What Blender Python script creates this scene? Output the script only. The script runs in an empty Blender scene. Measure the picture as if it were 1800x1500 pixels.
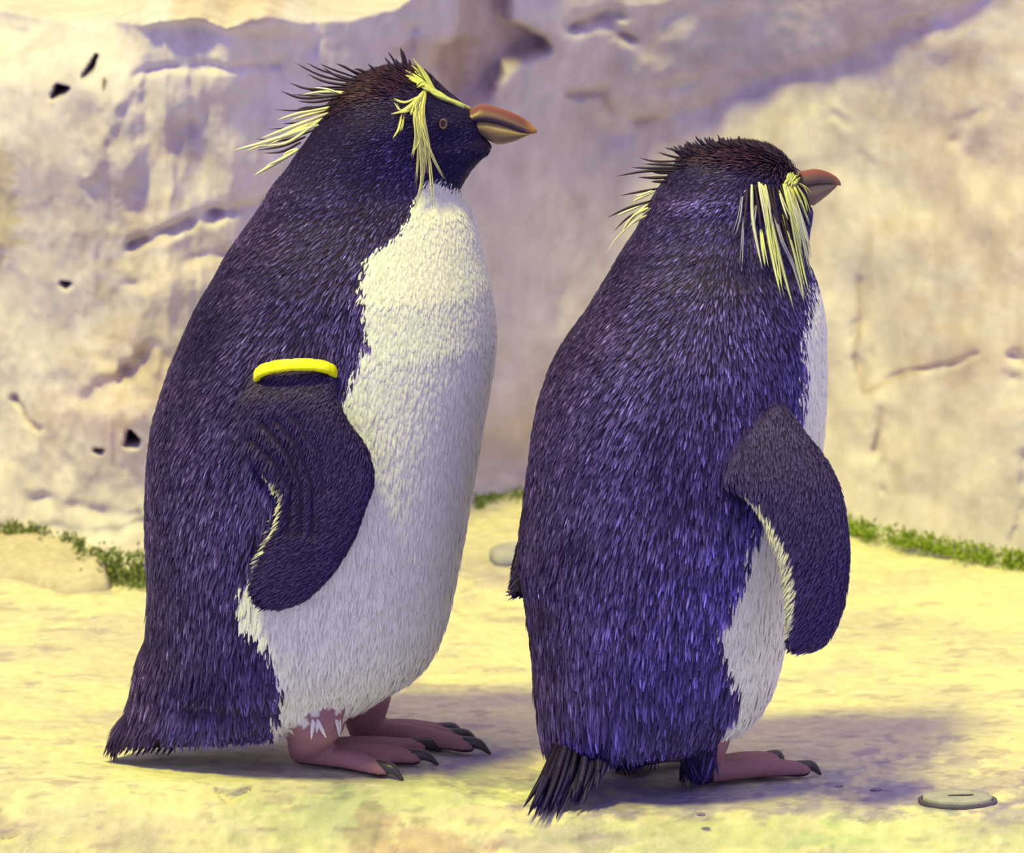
import bpy, bmesh, math, random
import numpy as np
from mathutils import Vector
from mathutils.kdtree import KDTree
from mathutils.bvhtree import BVHTree

random.seed(7)
RNG = np.random.default_rng(11)
scn = bpy.context.scene
COL = scn.collection

# ------------------------------------------------------------------ camera, world, sun, exposure
PITCH = math.radians(12.0)
DIST = 4.0
FPX = 9600.0                                   # focal length in pixels of the 1800 px wide frame
CP, SP = math.cos(PITCH), math.sin(PITCH)
Z0 = 590.0 * DIST / (FPX * CP - 590.0 * SP)    # height of the aim point: ground at y=0 shows at row 1340
FWD = np.array([0, CP, -SP]); UPV = np.array([0, SP, CP]); RGT = np.array([1.0, 0, 0])
CAM = np.array([0, 0, Z0]) - DIST * FWD

cam_data = bpy.data.cameras.new('camera')
cam = bpy.data.objects.new('camera', cam_data)
COL.objects.link(cam)
cam.location = CAM
cam.rotation_euler = (math.pi / 2 - PITCH, 0, 0)
cam_data.sensor_width = 36.0
cam_data.lens = FPX / 1800.0 * 36.0
cam_data.clip_start = 0.1
cam_data.clip_end = 50
cam_data.dof.use_dof = True
cam_data.dof.focus_distance = DIST - 0.06
cam_data.dof.aperture_fstop = 11.0
scn.camera = cam

world = bpy.data.worlds.new('world')
scn.world = world
world.use_nodes = True
bg = world.node_tree.nodes['Background']
bg.inputs[0].default_value = (0.53, 0.485, 0.72, 1)
bg.inputs[1].default_value = 1.08

sun_data = bpy.data.lights.new('sun', 'SUN')
sun = bpy.data.objects.new('sun', sun_data)
COL.objects.link(sun)
sun_data.energy = 4.5
sun_data.color = (1.0, 0.99, 0.10)
sun_data.angle = math.radians(9)
sun.rotation_euler = Vector((0.29, 0.33, -0.90)).to_track_quat('-Z', 'Y').to_euler()
sun.location = (-1.5, -1, 3)

fill_data = bpy.data.lights.new('warm_fill_sun', 'SUN')          # weak warm fill, added from the right for shadows and rim
fill = bpy.data.objects.new('warm_fill_sun', fill_data)
COL.objects.link(fill)
fill_data.energy = 0.22
fill_data.color = (1.0, 0.80, 0.55)
fill_data.angle = math.radians(35)
fill.rotation_euler = Vector((-0.60, 0.22, -0.77)).to_track_quat('-Z', 'Y').to_euler()
fill.location = (1.5, -0.5, 3)

top_data = bpy.data.lights.new('overhead_fill_sun', 'SUN')            # overhead fill, added to warm the outer floor shadows
top = bpy.data.objects.new('overhead_fill_sun', top_data)
COL.objects.link(top)
top_data.energy = 0.8
top_data.color = (1.0, 0.76, 0.26)
top_data.angle = math.radians(16)
top.rotation_euler = Vector((0.10, 0.06, -0.99)).to_track_quat('-Z', 'Y').to_euler()
top.location = (0, 0.3, 3.2)

scn.view_settings.view_transform = 'Standard'
scn.view_settings.look = 'None'
scn.view_settings.gamma = 1
scn.view_settings.use_curve_mapping = False
scn.view_settings.exposure = 0.0

# ------------------------------------------------------------------ helpers
def P(px, py, Y):
    """point of the plane y = Y that the frame shows at pixel (px, py)"""
    d = FWD * FPX + RGT * (px - 900.0) + UPV * (750.0 - py)
    return CAM + d * ((Y - CAM[1]) / d[1])

def PG(px, py, z=0.0):
    d = FWD * FPX + RGT * (px - 900.0) + UPV * (750.0 - py)
    return CAM + d * ((z - CAM[2]) / d[2])

def proj(p):
    q = np.asarray(p, float) - CAM
    w = q @ FWD
    return 900 + FPX * (q @ RGT) / w, 750 - FPX * (q @ UPV) / w

def sstep(a, b, x):
    t = np.clip((np.asarray(x, float) - a) / (b - a), 0, 1)
    return t * t * (3 - 2 * t)

def cubic(ts, vals, t):
    """cubic Hermite through a table, vals (n, k)"""
    ts = np.asarray(ts, float); v = np.asarray(vals, float)
    m = np.gradient(v, ts, axis=0)
    i = np.clip(np.searchsorted(ts, t, 'right') - 1, 0, len(ts) - 2)
    h = (ts[i + 1] - ts[i]); s = (t - ts[i]) / h
    s = s[:, None]; h = h[:, None]
    return ((2*s**3 - 3*s**2 + 1) * v[i] + (s**3 - 2*s**2 + s) * h * m[i]
            + (-2*s**3 + 3*s**2) * v[i+1] + (s**3 - s**2) * h * m[i+1])

def vnoise(x, y, seed, n=64):
    r = np.random.default_rng(seed).random((n, n))
    xi = np.floor(x).astype(int); yi = np.floor(y).astype(int)
    fx = x - xi; fy = y - yi
    fx = fx * fx * (3 - 2 * fx); fy = fy * fy * (3 - 2 * fy)
    a = r[xi % n, yi % n]; b = r[(xi + 1) % n, yi % n]
    c = r[xi % n, (yi + 1) % n]; d = r[(xi + 1) % n, (yi + 1) % n]
    return (a * (1 - fx) + b * fx) * (1 - fy) + (c * (1 - fx) + d * fx) * fy - 0.5

def fbm(x, y, seed, octs=4, gain=0.5):
    s = 0; a = 1.0
    for o in range(octs):
        s = s + a * vnoise(x * 2**o + 17.3 * o, y * 2**o + 5.1 * o, seed + o)
        a *= gain
    return s

def make_mesh(name, verts, faces, smooth=True, cols=None):
    me = bpy.data.meshes.new(name)
    verts = np.asarray(verts, np.float32)
    me.from_pydata([tuple(v) for v in verts.tolist()], [], faces if isinstance(faces, list) else faces.tolist())
    if smooth:
        me.polygons.foreach_set('use_smooth', np.ones(len(me.polygons), bool))
    if cols is not None:
        set_cols(me, cols)
    me.update()
    return me

def fast_quads(name, verts, quads, cols=None):
    me = bpy.data.meshes.new(name)
    verts = np.ascontiguousarray(verts, np.float32); quads = np.ascontiguousarray(quads, np.int32)
    me.vertices.add(len(verts)); me.vertices.foreach_set('co', verts.ravel())
    me.loops.add(quads.size); me.loops.foreach_set('vertex_index', quads.ravel())
    me.polygons.add(len(quads))
    me.polygons.foreach_set('loop_start', np.arange(0, quads.size, 4, dtype=np.int32))
    me.polygons.foreach_set('use_smooth', np.ones(len(quads), bool))
    me.update(calc_edges=True)
    if cols is not None:
        set_cols(me, cols)
    return me

def set_cols(me, cols):
    at = me.color_attributes.new('Col', 'FLOAT_COLOR', 'POINT')
    c = np.ones((len(me.vertices), 4), np.float32)
    c[:, :3] = cols
    at.data.foreach_set('color', c.ravel())

def link(name, me, mat, parent=None, root=None, kind=None):
    o = bpy.data.objects.new(name, me)
    COL.objects.link(o)
    if mat is not None and len(me.materials) == 0:
        me.materials.append(mat)
    if parent is not None:
        o.parent = parent
    if kind:
        o['kind'] = kind
    return o

def thing(name, loc, label, cat, group=None):
    o = bpy.data.objects.new(name, None)
    COL.objects.link(o)
    o.location = loc
    o.empty_display_size = 0.03
    o['label'] = label; o['category'] = cat
    if group:
        o['group'] = group
    return o

def loft(A, B, H, k=0.0, n=40, sup=1.0):
    """closed tube of elliptic sections: A, B ends of the long axis, H half-thickness vector"""
    A = np.asarray(A, float); B = np.asarray(B, float); H = np.asarray(H, float)
    m = len(A)
    ph = np.linspace(0, 2 * np.pi, n, endpoint=False)
    c = (A + B) / 2; r = (B - A) / 2
    kk = np.broadcast_to(np.asarray(k, float), (m,))[:, None]
    cs = np.cos(ph)[None]; sn = np.sin(ph)[None]
    if sup != 1.0:
        sn = np.sign(sn) * np.abs(sn) ** sup
    v = c[:, None] + r[:, None] * cs[..., None] + H[:, None] * (sn * (1 - kk * cs))[..., None]
    v = np.concatenate([v.reshape(-1, 3), c[:1], c[-1:]])
    f = []
    for i in range(m - 1):
        for j in range(n):
            a = i * n + j; b = i * n + (j + 1) % n
            f.append((a, b, b + n, a + n))
    for j in range(n):
        f.append((m * n, (j + 1) % n, j))
        f.append((m * n + 1, (m - 1) * n + j, (m - 1) * n + (j + 1) % n))
    return v, f

def tube(pts, rad, n=12, flat=1.0, up=(0, 0, 1)):
    pts = np.asarray(pts, float); rad = np.asarray(rad, float)
    m = len(pts)
    t = np.linspace(0, m - 1, (m - 1) * 5 + 1)
    pp = cubic(np.arange(m), pts, t); rr = np.interp(t, np.arange(m), rad)
    tan = np.gradient(pp, axis=0); tan /= np.linalg.norm(tan, axis=1)[:, None] + 1e-9
    # rounded ends
    e0 = [pp[0] - tan[0] * rr[0] * q for q in (0.95, 0.7)]; e1 = [pp[-1] + tan[-1] * rr[-1] * q for q in (0.7, 0.95)]
    pp = np.vstack([e0, pp, e1])
    tan = np.vstack([tan[:1], tan[:1], tan, tan[-1:], tan[-1:]])
    rr = np.concatenate([[rr[0] * .3, rr[0] * .72], rr, [rr[-1] * .72, rr[-1] * .3]])
    up = np.asarray(up, float)
    s = np.cross(tan, up); s /= np.linalg.norm(s, axis=1)[:, None] + 1e-9
    u = np.cross(s, tan)
    return loft(pp - s * rr[:, None], pp + s * rr[:, None], u * (rr * flat)[:, None], n=n)

# ------------------------------------------------------------------ materials
def new_mat(name):
    m = bpy.data.materials.new(name); m.use_nodes = True
    nt = m.node_tree
    return m, nt, nt.nodes['Principled BSDF']

def attr_mat(name, rough=0.5, spec=0.5, sheen=0.0, bump=0.0, scale=400, tint=(1, 1, 1)):
    m, nt, b = new_mat(name)
    a = nt.nodes.new('ShaderNodeAttribute'); a.attribute_name = 'Col'
    nt.links.new(a.outputs['Color'], b.inputs['Base Color'])
    b.inputs['Roughness'].default_value = rough
    b.inputs['Specular IOR Level'].default_value = spec
    b.inputs['Specular Tint'].default_value = (*tint, 1)
    b.inputs['Sheen Weight'].default_value = sheen
    if bump:
        tc = nt.nodes.new('ShaderNodeTexCoord')
        nz = nt.nodes.new('ShaderNodeTexNoise'); nz.inputs['Scale'].default_value = scale
        bp = nt.nodes.new('ShaderNodeBump'); bp.inputs['Strength'].default_value = bump; bp.inputs['Distance'].default_value = 0.002
        nt.links.new(tc.outputs['Object'], nz.inputs['Vector'])
        nt.links.new(nz.outputs['Fac'], bp.inputs['Height']); nt.links.new(bp.outputs['Normal'], b.inputs['Normal'])
    return m

def plain_mat(name, col, rough=0.5, spec=0.5, nscale=60, var=0.15):
    m, nt, b = new_mat(name)
    tc = nt.nodes.new('ShaderNodeTexCoord')
    nz = nt.nodes.new('ShaderNodeTexNoise'); nz.inputs['Scale'].default_value = nscale
    rp = nt.nodes.new('ShaderNodeValToRGB')
    rp.color_ramp.elements[0].position = 0.3; rp.color_ramp.elements[1].position = 0.7
    rp.color_ramp.elements[0].color = (*[c * (1 - var) for c in col], 1)
    rp.color_ramp.elements[1].color = (*[min(1, c * (1 + var)) for c in col], 1)
    nt.links.new(tc.outputs['Object'], nz.inputs['Vector'])
    nt.links.new(nz.outputs['Fac'], rp.inputs['Fac']); nt.links.new(rp.outputs['Color'], b.inputs['Base Color'])
    b.inputs['Roughness'].default_value = rough; b.inputs['Specular IOR Level'].default_value = spec
    return m

def rock_mat(name, cols, scale, streak=(1, 1, 1), bump=0.5, use_attr=True, fine=120.0):
    """mottled rock: a ramp over fractal noise, tinted by patches stored on the mesh as lichen and mineral colour and some painted shade"""
    m, nt, b = new_mat(name)
    N = nt.nodes.new; L = nt.links.new
    tc = N('ShaderNodeTexCoord'); mp = N('ShaderNodeMapping'); mp.inputs['Scale'].default_value = streak
    L(tc.outputs['Object'], mp.inputs['Vector'])
    n1 = N('ShaderNodeTexNoise'); n1.inputs['Scale'].default_value = scale; n1.inputs['Detail'].default_value = 9; n1.inputs['Roughness'].default_value = 0.62
    n1.inputs['Distortion'].default_value = 0.6
    L(mp.outputs[0], n1.inputs['Vector'])
    rp = N('ShaderNodeValToRGB'); el = rp.color_ramp.elements
    while len(el) < len(cols):
        el.new(0.5)
    for e, (p, c) in zip(el, cols):
        e.position = p; e.color = (*c, 1)
    L(n1.outputs['Fac'], rp.inputs['Fac'])
    out = rp.outputs['Color']
    n2 = N('ShaderNodeTexNoise'); n2.inputs['Scale'].default_value = fine; n2.inputs['Detail'].default_value = 6
    L(mp.outputs[0], n2.inputs['Vector'])
    r2 = N('ShaderNodeMapRange'); r2.inputs[1].default_value = .3; r2.inputs[2].default_value = .7; r2.inputs[3].default_value = 0.86; r2.inputs[4].default_value = 1.1
    L(n2.outputs['Fac'], r2.inputs[0])
    mm = N('ShaderNodeMix'); mm.data_type = 'RGBA'; mm.blend_type = 'MULTIPLY'; mm.inputs[0].default_value = 1
    L(out, mm.inputs[6]); L(r2.outputs[0], mm.inputs[7]); out = mm.outputs[2]
    if use_attr:
        at = N('ShaderNodeAttribute'); at.attribute_name = 'Col'
        m2 = N('ShaderNodeMix'); m2.data_type = 'RGBA'; m2.blend_type = 'MULTIPLY'; m2.inputs[0].default_value = 1
        L(out, m2.inputs[6]); L(at.outputs['Color'], m2.inputs[7]); out = m2.outputs[2]
    L(out, b.inputs['Base Color'])
    b.inputs['Roughness'].default_value = 0.85; b.inputs['Specular IOR Level'].default_value = 0.2
    ad = N('ShaderNodeMath'); ad.operation = 'ADD'
    L(n1.outputs['Fac'], ad.inputs[0]); L(n2.outputs['Fac'], ad.inputs[1])
    bp = N('ShaderNodeBump'); bp.inputs['Strength'].default_value = bump; bp.inputs['Distance'].default_value = 0.004
    L(ad.outputs[0], bp.inputs['Height']); L(bp.outputs['Normal'], b.inputs['Normal'])
    return m

M_SKIN = attr_mat('penguin_skin', 0.6, 0.12, bump=0.35, scale=500)
M_FEATHER = attr_mat('dark_feather', 0.46, 0.32, tint=(0.34, 0.27, 1.0))
M_DOWN = attr_mat('white_feather', 0.8, 0.15, sheen=0.2)
M_PLUME = attr_mat('crest_plume', 0.55, 0.3)
M_BILL = attr_mat('bill_horn', 0.42, 0.35, bump=0.15, scale=300)
M_CLAW = plain_mat('claw_horn', (0.035, 0.03, 0.05), 0.4)
M_EYE_DARK = plain_mat('eye_pupil', (0.01, 0.006, 0.01), 0.15)
M_IRIS = plain_mat('eye_iris', (0.10, 0.055, 0.045), 0.4)
M_BAND = plain_mat('yellow_plastic', (0.80, 0.82, 0.0), 0.35, 0.5, 30, 0.04)
M_WALL = rock_mat('wall_rock', [(0.25, (0.45, 0.40, 0.56)), (0.42, (0.52, 0.465, 0.66)), (0.55, (0.57, 0.515, 0.71)), (0.75, (0.63, 0.57, 0.73))], 5.5, (1, 1, 0.7), 0.28, True, 45)
M_FLOOR = rock_mat('floor_rock', [(0.30, (0.42, 0.38, 0.42)), (0.42, (0.50, 0.46, 0.43)), (0.55, (0.56, 0.52, 0.43)), (0.72, (0.61, 0.57, 0.45))], 9.0, (1, 1, 1), 0.6, True, 90)
M_LOWROCK = rock_mat('pink_rock', [(0.3, (0.38, 0.32, 0.34)), (0.7, (0.47, 0.40, 0.41))], 14, (1, 1, 1), 0.4, False)
M_MOSS = attr_mat('moss', 0.8, 0.2)
M_DISC = rock_mat('pale_disc', [(0.3, (0.25, 0.24, 0.36)), (0.7, (0.33, 0.32, 0.40))], 40, (1, 1, 1), 0.3, False)
M_RIM = plain_mat('dark_rim', (0.06, 0.05, 0.13), 0.6)
M_DIRT = plain_mat('dark_debris', (0.05, 0.04, 0.06), 0.9)

# ------------------------------------------------------------------ the rock floor
def poly_dist(px, py, pts):
    d = np.full(px.shape, 1e9)
    for (x0, y0), (x1, y1) in zip(pts[:-1], pts[1:]):
        vx, vy = x1 - x0, y1 - y0
        t = np.clip(((px - x0) * vx + (py - y0) * vy) / (vx * vx + vy * vy + 1e-9), 0, 1)
        d = np.minimum(d, np.hypot(px - x0 - t * vx, py - y0 - t * vy))
    return d

def in_poly(px, py, pts):
    ins = np.zeros(px.shape, bool)
    n = len(pts)
    for i in range(n):
        x0, y0 = pts[i]; x1, y1 = pts[(i + 1) % n]
        c = ((y0 > py) != (y1 > py)) & (px < (x1 - x0) * (py - y0) / (y1 - y0 + 1e-12) + x0)
        ins ^= c
    return ins

def blob(px, py, cx, cy, rx, ry, seed=3, rag=0.5):
    n = fbm(px / 46.0 + 50, py / 20.0 + 50, seed, 6, 0.62)
    d = np.hypot((px - cx) / rx, (py - cy) / ry) + rag * n
    return sstep(1.15, 0.75, d)

EDGE = np.array([(-1500, 1402), (-400, 1398), (0, 1395), (300, 1388), (600, 1390), (760, 1396), (880, 1425), (1000, 1444), (1100, 1436), (1300, 1430), (1600, 1442), (1800, 1440), (2200, 1445)], float)
def edge_y(px):
    r = np.interp(px, EDGE[:, 0], EDGE[:, 1])
    return r

def build_floor():
    nx, nb = 760, 330
    xs = np.linspace(-0.95, 0.95, nx)
    pxs = 900 + xs * 2400
    ey = np.array([PG(p, e)[1] for p, e in zip(pxs, edge_y(pxs))])
    ey = ey + 0.006 * fbm(xs * 14, xs * 0 + 3, 21, 4)
    verts = []
    tt = np.concatenate([np.linspace(0, 1, nb) ** 1.5])            # edge -> back
    back = 1.35
    r = 0.040
    rows_Y = []; rows_Z = []
    # front face from the bottom up, then the rounded lip, then the top
    zf = np.linspace(-0.30, -r, 60)
    for z in zf:
        rows_Y.append(ey - r * 0.95 + (z + r) * 0.95); rows_Z.append(np.full(nx, z))
    for a in np.linspace(0, math.pi / 2, 26)[1:]:
        rows_Y.append(ey + 0.02 * math.sin(a) ** 3 - r * 0.95 * (1 - math.sin(a)) ** 1.2); rows_Z.append(np.full(nx, -r + r * math.sin(a)))
    for t in tt[1:]:
        rows_Y.append(ey + 0.02 + (back - ey - 0.02) * t); rows_Z.append(np.zeros(nx))
    Y = np.array(rows_Y); Z = np.array(rows_Z); X = np.broadcast_to(xs, Y.shape).copy()
    top = sstep(-0.02, 0.0, Z)
    amp = 0.0012 + 0.004 * sstep(0.12, 0.6, Y)
    Z2 = Z + top * amp * 2 * fbm(X * 9 + 40, Y * 9 + 40, 31, 5) + top * 0.0012 * fbm(X * 60 + 9, Y * 60 + 9, 35, 3)
    front = 1 - sstep(-0.03, 0.0, Z)
    Y2 = Y - front * (0.016 * fbm(X * 12 + 60, Z * 16 + 60, 41, 5) + 0.004 * fbm(X * 70 + 60, Z * 70 + 60, 44, 3))
    pts = np.stack([X, Y2, Z2], -1)
    px, py = proj(pts.reshape(-1, 3)); px = px.reshape(X.shape); py = py.reshape(X.shape)
    # chips and pits in the lip
    def pit(poly, depth, w):
        d = np.where(in_poly(px, py, poly), 0, poly_dist(px, py, poly + poly[:1]))
        return depth * np.exp(-(d / w) ** 2)
    dent = pit([(380, 1388), (405, 1396), (440, 1385), (410, 1408), (398, 1408)], 0.012, 3) \
        + pit([(0, 1405), (22, 1415), (18, 1440), (0, 1445)], 0.006, 6) + pit([(0, 1468), (30, 1464), (12, 1478), (2, 1478)], 0.01, 3) \
        + pit([(230, 1383), (255, 1388), (240, 1392)], 0.006, 3) + pit([(672, 1440), (690, 1440), (680, 1500), (660, 1500)], 0.006, 8)
    pts[..., 1] += dent * 0.4
    pts[..., 2] -= dent * 0.35
    # mineral and algae colour of the stone, some painted shade (multiplies the rock colour)
    c = np.ones(pts.shape)
    def tint(w, col):
        nonlocal c
        w = np.clip(w, 0, 1)[..., None]
        c = c * (1 - w) + c * w * np.array(col)
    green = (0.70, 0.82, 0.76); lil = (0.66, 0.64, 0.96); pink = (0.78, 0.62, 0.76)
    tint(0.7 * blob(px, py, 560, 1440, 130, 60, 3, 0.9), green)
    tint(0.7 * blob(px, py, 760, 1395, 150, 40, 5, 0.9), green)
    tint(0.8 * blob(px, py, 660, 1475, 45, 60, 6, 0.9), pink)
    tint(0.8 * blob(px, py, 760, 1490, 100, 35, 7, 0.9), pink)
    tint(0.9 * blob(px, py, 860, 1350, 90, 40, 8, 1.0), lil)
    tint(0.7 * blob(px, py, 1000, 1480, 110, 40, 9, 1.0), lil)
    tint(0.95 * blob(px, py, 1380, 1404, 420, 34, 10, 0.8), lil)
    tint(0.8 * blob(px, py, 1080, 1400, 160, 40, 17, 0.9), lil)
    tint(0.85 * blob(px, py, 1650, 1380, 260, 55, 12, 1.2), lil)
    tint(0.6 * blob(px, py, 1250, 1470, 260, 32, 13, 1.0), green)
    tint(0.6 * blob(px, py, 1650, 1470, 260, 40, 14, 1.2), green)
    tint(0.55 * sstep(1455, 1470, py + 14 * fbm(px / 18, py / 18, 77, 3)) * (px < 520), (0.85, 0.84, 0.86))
    tint(0.75 * blob(px, py, 850, 960, 130, 75, 15, 0.7), (0.80, 0.78, 1.0))  # lilac shade zone near the wall foot, painted into the stone colour
    tint(0.6 * blob(px, py, 1050, 1015, 240, 30, 16, 0.9), (0.85, 0.80, 1.0))  # continues that painted lilac shade
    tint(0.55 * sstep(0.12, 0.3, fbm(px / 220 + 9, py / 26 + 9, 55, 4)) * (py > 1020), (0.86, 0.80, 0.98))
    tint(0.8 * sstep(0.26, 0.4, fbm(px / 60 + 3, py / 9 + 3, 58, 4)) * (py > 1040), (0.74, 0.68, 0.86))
    q = []
    ny = len(Y)
    i = np.arange(ny - 1)[:, None] * nx + np.arange(nx - 1)[None]
    quads = np.stack([i, i + 1, i + nx + 1, i + nx], -1).reshape(-1, 4)
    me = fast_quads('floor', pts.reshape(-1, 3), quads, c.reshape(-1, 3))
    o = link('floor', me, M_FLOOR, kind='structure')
    o['label'] = 'pale yellow rock ledge with rounded chipped front edge under both penguins'
    return o
build_floor()

# ------------------------------------------------------------------ the rock wall behind
BASE = np.array([(-1100, 935), (-420, 950), (0, 962), (120, 985), (260, 1005), (500, 960), (700, 918), (880, 880), (1000, 856), (1100, 842), (1160, 848), (1300, 880), (1500, 930), (1650, 968), (1800, 992), (2250, 1060), (2800, 1120)], float)
def wall_base(px):
    return np.interp(px, BASE[:, 0], BASE[:, 1])

def build_wall():
    nx, nz = 900, 560
    pxs = np.linspace(-1000, 2720, nx)
    b = cubic(BASE[:, 0], BASE[:, 1:], pxs)[:, 0]
    base = np.array([PG(p, r) for p, r in zip(pxs, b)])
    zs = np.linspace(-0.04, 0.98, nz)
    X = np.broadcast_to(base[:, 0], (nz, nx)).copy(); YB = np.broadcast_to(base[:, 1], (nz, nx))
    Z = np.broadcast_to(zs[:, None], (nz, nx)).copy()
    lean = np.interp(pxs, [-400, 200, 300, 850, 1000, 1300, 2200], [0.22, 0.16, -0.02, -0.04, 0.0, 0.10, 0.14])[None]
    Y = YB + lean * Z
    px, py = proj(np.stack([X, Y, Z], -1).reshape(-1, 3)); px = px.reshape(X.shape); py = py.reshape(X.shape)
    wx = px + 22 * fbm(px / 70 + 20, py / 70 + 20, 91, 4); wy = py + 22 * fbm(px / 70 + 40, py / 70 + 60, 95, 4)
    off = np.zeros(X.shape)
    # upper left shelf: the wall steps back above it
    lx = [-400, 0, 120, 240, 300, 350, 400, 432, 470, 540, 620, 700, 760, 830]
    ly = [20, 32, 52, 46, 40, 28, 42, 24, 14, 30, 24, 6, -40, -90]
    ledge = np.interp(px, lx, ly)
    off += 0.13 * sstep(0, 16, ledge - py) * (px < 830)
    off += 0.08 * sstep(150, 40, wy) * sstep(265, 200, wx)              # its worn shoulder at the left
    # block edge running down at px 240
    off += 0.020 * sstep(215, 268, wx) * sstep(640, 280, wx) * sstep(30, 60, py) * sstep(520, 430, wy) 
    off -= 0.012 * np.exp(-(poly_dist(wx, wy, [(208, 165), (185, 235), (165, 300)]) / 14) ** 2)
    # corner recess behind the head
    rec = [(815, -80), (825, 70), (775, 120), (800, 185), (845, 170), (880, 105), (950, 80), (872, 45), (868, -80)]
    d = np.where(in_poly(wx, wy, rec), 0, poly_dist(wx, wy, rec + rec[:1]))
    off += 0.045 * np.exp(-(d / 16) ** 2)
    # right hand face: brow that leans forward above the diagonal
    dline = (np.interp(px, [1000, 1150, 1480, 1640, 1800], [230, 212, 105, 30, -60]) + 10 * fbm(px / 60, py / 60, 61, 3)) - py
    off -= np.clip(dline, 0, 220) * 0.00036 * sstep(950, 1150, px) + 0.010 * sstep(-15, 45, dline) * sstep(1100, 1200, px)
    # cracks, seams and pits
    cracks = [([(240, 425), (285, 412), (340, 392), (400, 372), (470, 345)], 7, 0.022), ([(330, 460), (390, 445), (440, 430)], 6, 0.008),
              ([(240, 130), (350, 120), (480, 108)], 6, 0.010), ([(245, 500), (280, 490)], 7, 0.012), ([(300, 265), (330, 230)], 14, 0.012),
              ([(215, 545), (235, 480), (215, 400)], 12, 0.007), ([(215, 660), (262, 635)], 24, 0.030), ([(150, 700), (165, 690)], 14, 0.012),
              ([(28, 700), (48, 745), (68, 762)], 4, 0.012), ([(70, 880), (120, 900), (170, 912), (235, 905)], 8, 0.010),
              ([(50, 935), (160, 945), (250, 925)], 8, 0.010), ([(1010, 38), (1040, 28), (1085, 10)], 9, 0.024), ([(1050, 30), (1115, 58)], 6, 0.014),
              ([(1000, 165), (1060, 162), (1075, 190), (1120, 215), (1150, 208)], 7, 0.012), ([(1080, 240), (1100, 242)], 8, 0.010),
              ([(1180, 150), (1205, 146)], 7, 0.008), ([(1512, 505), (1515, 570), (1505, 640), (1520, 695)], 6, 0.007),
              ([(1535, 695), (1600, 665), (1655, 648), (1720, 620)], 4, 0.006), ([(1550, 740), (1540, 800)], 8, 0.012), ([(1555, 820), (1560, 870)], 5, 0.006),
              ([(1790, 620), (1800, 625)], 8, 0.014), ([(1778, 655), (1782, 660)], 7, 0.010), ([(1800, 800), (1796, 900), (1785, 960)], 6, 0.010),
              ([(1438, 180), (1450, 210)], 6, 0.006), ([(1465, 205), (1500, 220)], 6, 0.006), ([(1680, 250), (1690, 215), (1735, 175)], 8, 0.006),
              ([(1515, 275), (1525, 290)], 6, 0.008), ([(975, 515), (980, 560)], 12, 0.008), ([(1510, 70), (1640, 25)], 7, 0.010),
              ([(560, 20), (545, 75)], 10, 0.010), ([(735, 20), (722, 75)], 10, 0.014), ([(0, 66), (35, 68)], 4, 0.010)]
    for pts, w, dp in cracks:
        off += dp * 0.75 * np.exp(-(poly_dist(px * .3 + wx * .7, py * .3 + wy * .7, pts) / (w * 1.5)) ** 2) * (0.75 + 1.2 * vnoise(px / 25, py / 25, 15))
    holes = [([(99, 160), (106, 141), (126, 144), (118, 153)], 2.5, 0.05), ([(152, 124), (160, 112), (170, 97), (166, 116)], 2.5, 0.035),
             ([(223, 782), (228, 756), (243, 775), (240, 784)], 3, 0.05), ([(168, 795), (178, 795), (176, 799)], 3, 0.03), ([(112, 493), (124, 494), (118, 500)], 3, 0.03), ([(187, 128), (191, 132), (190, 145)], 2, 0.006)]
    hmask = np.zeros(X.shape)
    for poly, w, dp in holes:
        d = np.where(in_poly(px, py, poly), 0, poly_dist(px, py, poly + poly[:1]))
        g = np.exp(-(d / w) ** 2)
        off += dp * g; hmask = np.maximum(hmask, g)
    # general relief: large facets, medium and fine
    off += 0.040 * fbm(px / 260 + 7, py / 300 + 7, 71, 3, 0.5) + 0.006 * fbm(px / 60 + 3, py / 80 + 3, 75, 5, 0.45)
    left = sstep(900, 250, px)
    off += left * 0.006 * np.abs(fbm(px / 26 + 3, py / 75 + 3, 81, 3))
    off -= 0.055 * sstep(520, 150, py) * sstep(300, 180, px) + 0.03 * sstep(330, 420, px) * sstep(900, 700, px) * sstep(650, 100, py)
    off *= sstep(-0.01, 0.04, Z) * 0.85 + 0.15
    off -= 0.010 * sstep(0.04, -0.02, Z) * sstep(0.04, -0.02, Z)       # foot of the wall flares out
    Y2 = Y + off
    pts = np.stack([X, Y2, Z], -1)
    c = np.ones(pts.shape)
    def tint(w, col):
        nonlocal c
        w = np.clip(w, 0, 1)[..., None]
        c = c * (1 - w) + c * w * np.array(col)
    brown = (0.84, 0.75, 0.64)
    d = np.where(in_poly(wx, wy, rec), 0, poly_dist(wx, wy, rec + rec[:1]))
    tint(0.85 * np.exp(-(d / 22) ** 2), brown)  # brownish shade of the recess behind the head, painted into the colour
    tint(0.8 * blob(px, py, 760, 130, 90, 60, 22, 0.8), brown)
    tint(0.8 * blob(px, py, 380, 12, 130, 26, 23, 0.8), brown)  # shade of the recess above the shelf, painted brown
    tint(0.6 * blob(px, py, 320, 560, 130, 190, 24, 1.2), (0.88, 0.82, 0.70))
    tint(0.55 * blob(px, py, 265, 640, 60, 60, 25, 1.0), brown)
    tint(0.5 * blob(px, py, 310, 250, 40, 40, 26, 1.0), brown)
    tint(0.7 * blob(px, py, 8, 340, 30, 110, 27, 1.2), (0.85, 0.78, 0.5))
    tint(0.5 * blob(px, py, 180, 730, 90, 70, 28, 1.0), (0.95, 0.82, 0.82))
    tint(0.5 * blob(px, py, 900, 780, 90, 120, 29, 1.0), (0.86, 0.78, 0.80))
    tint(0.7 * blob(px, py, 1720, 300, 150, 320, 30, 1.2), (1.0, 0.90, 0.84))
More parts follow.
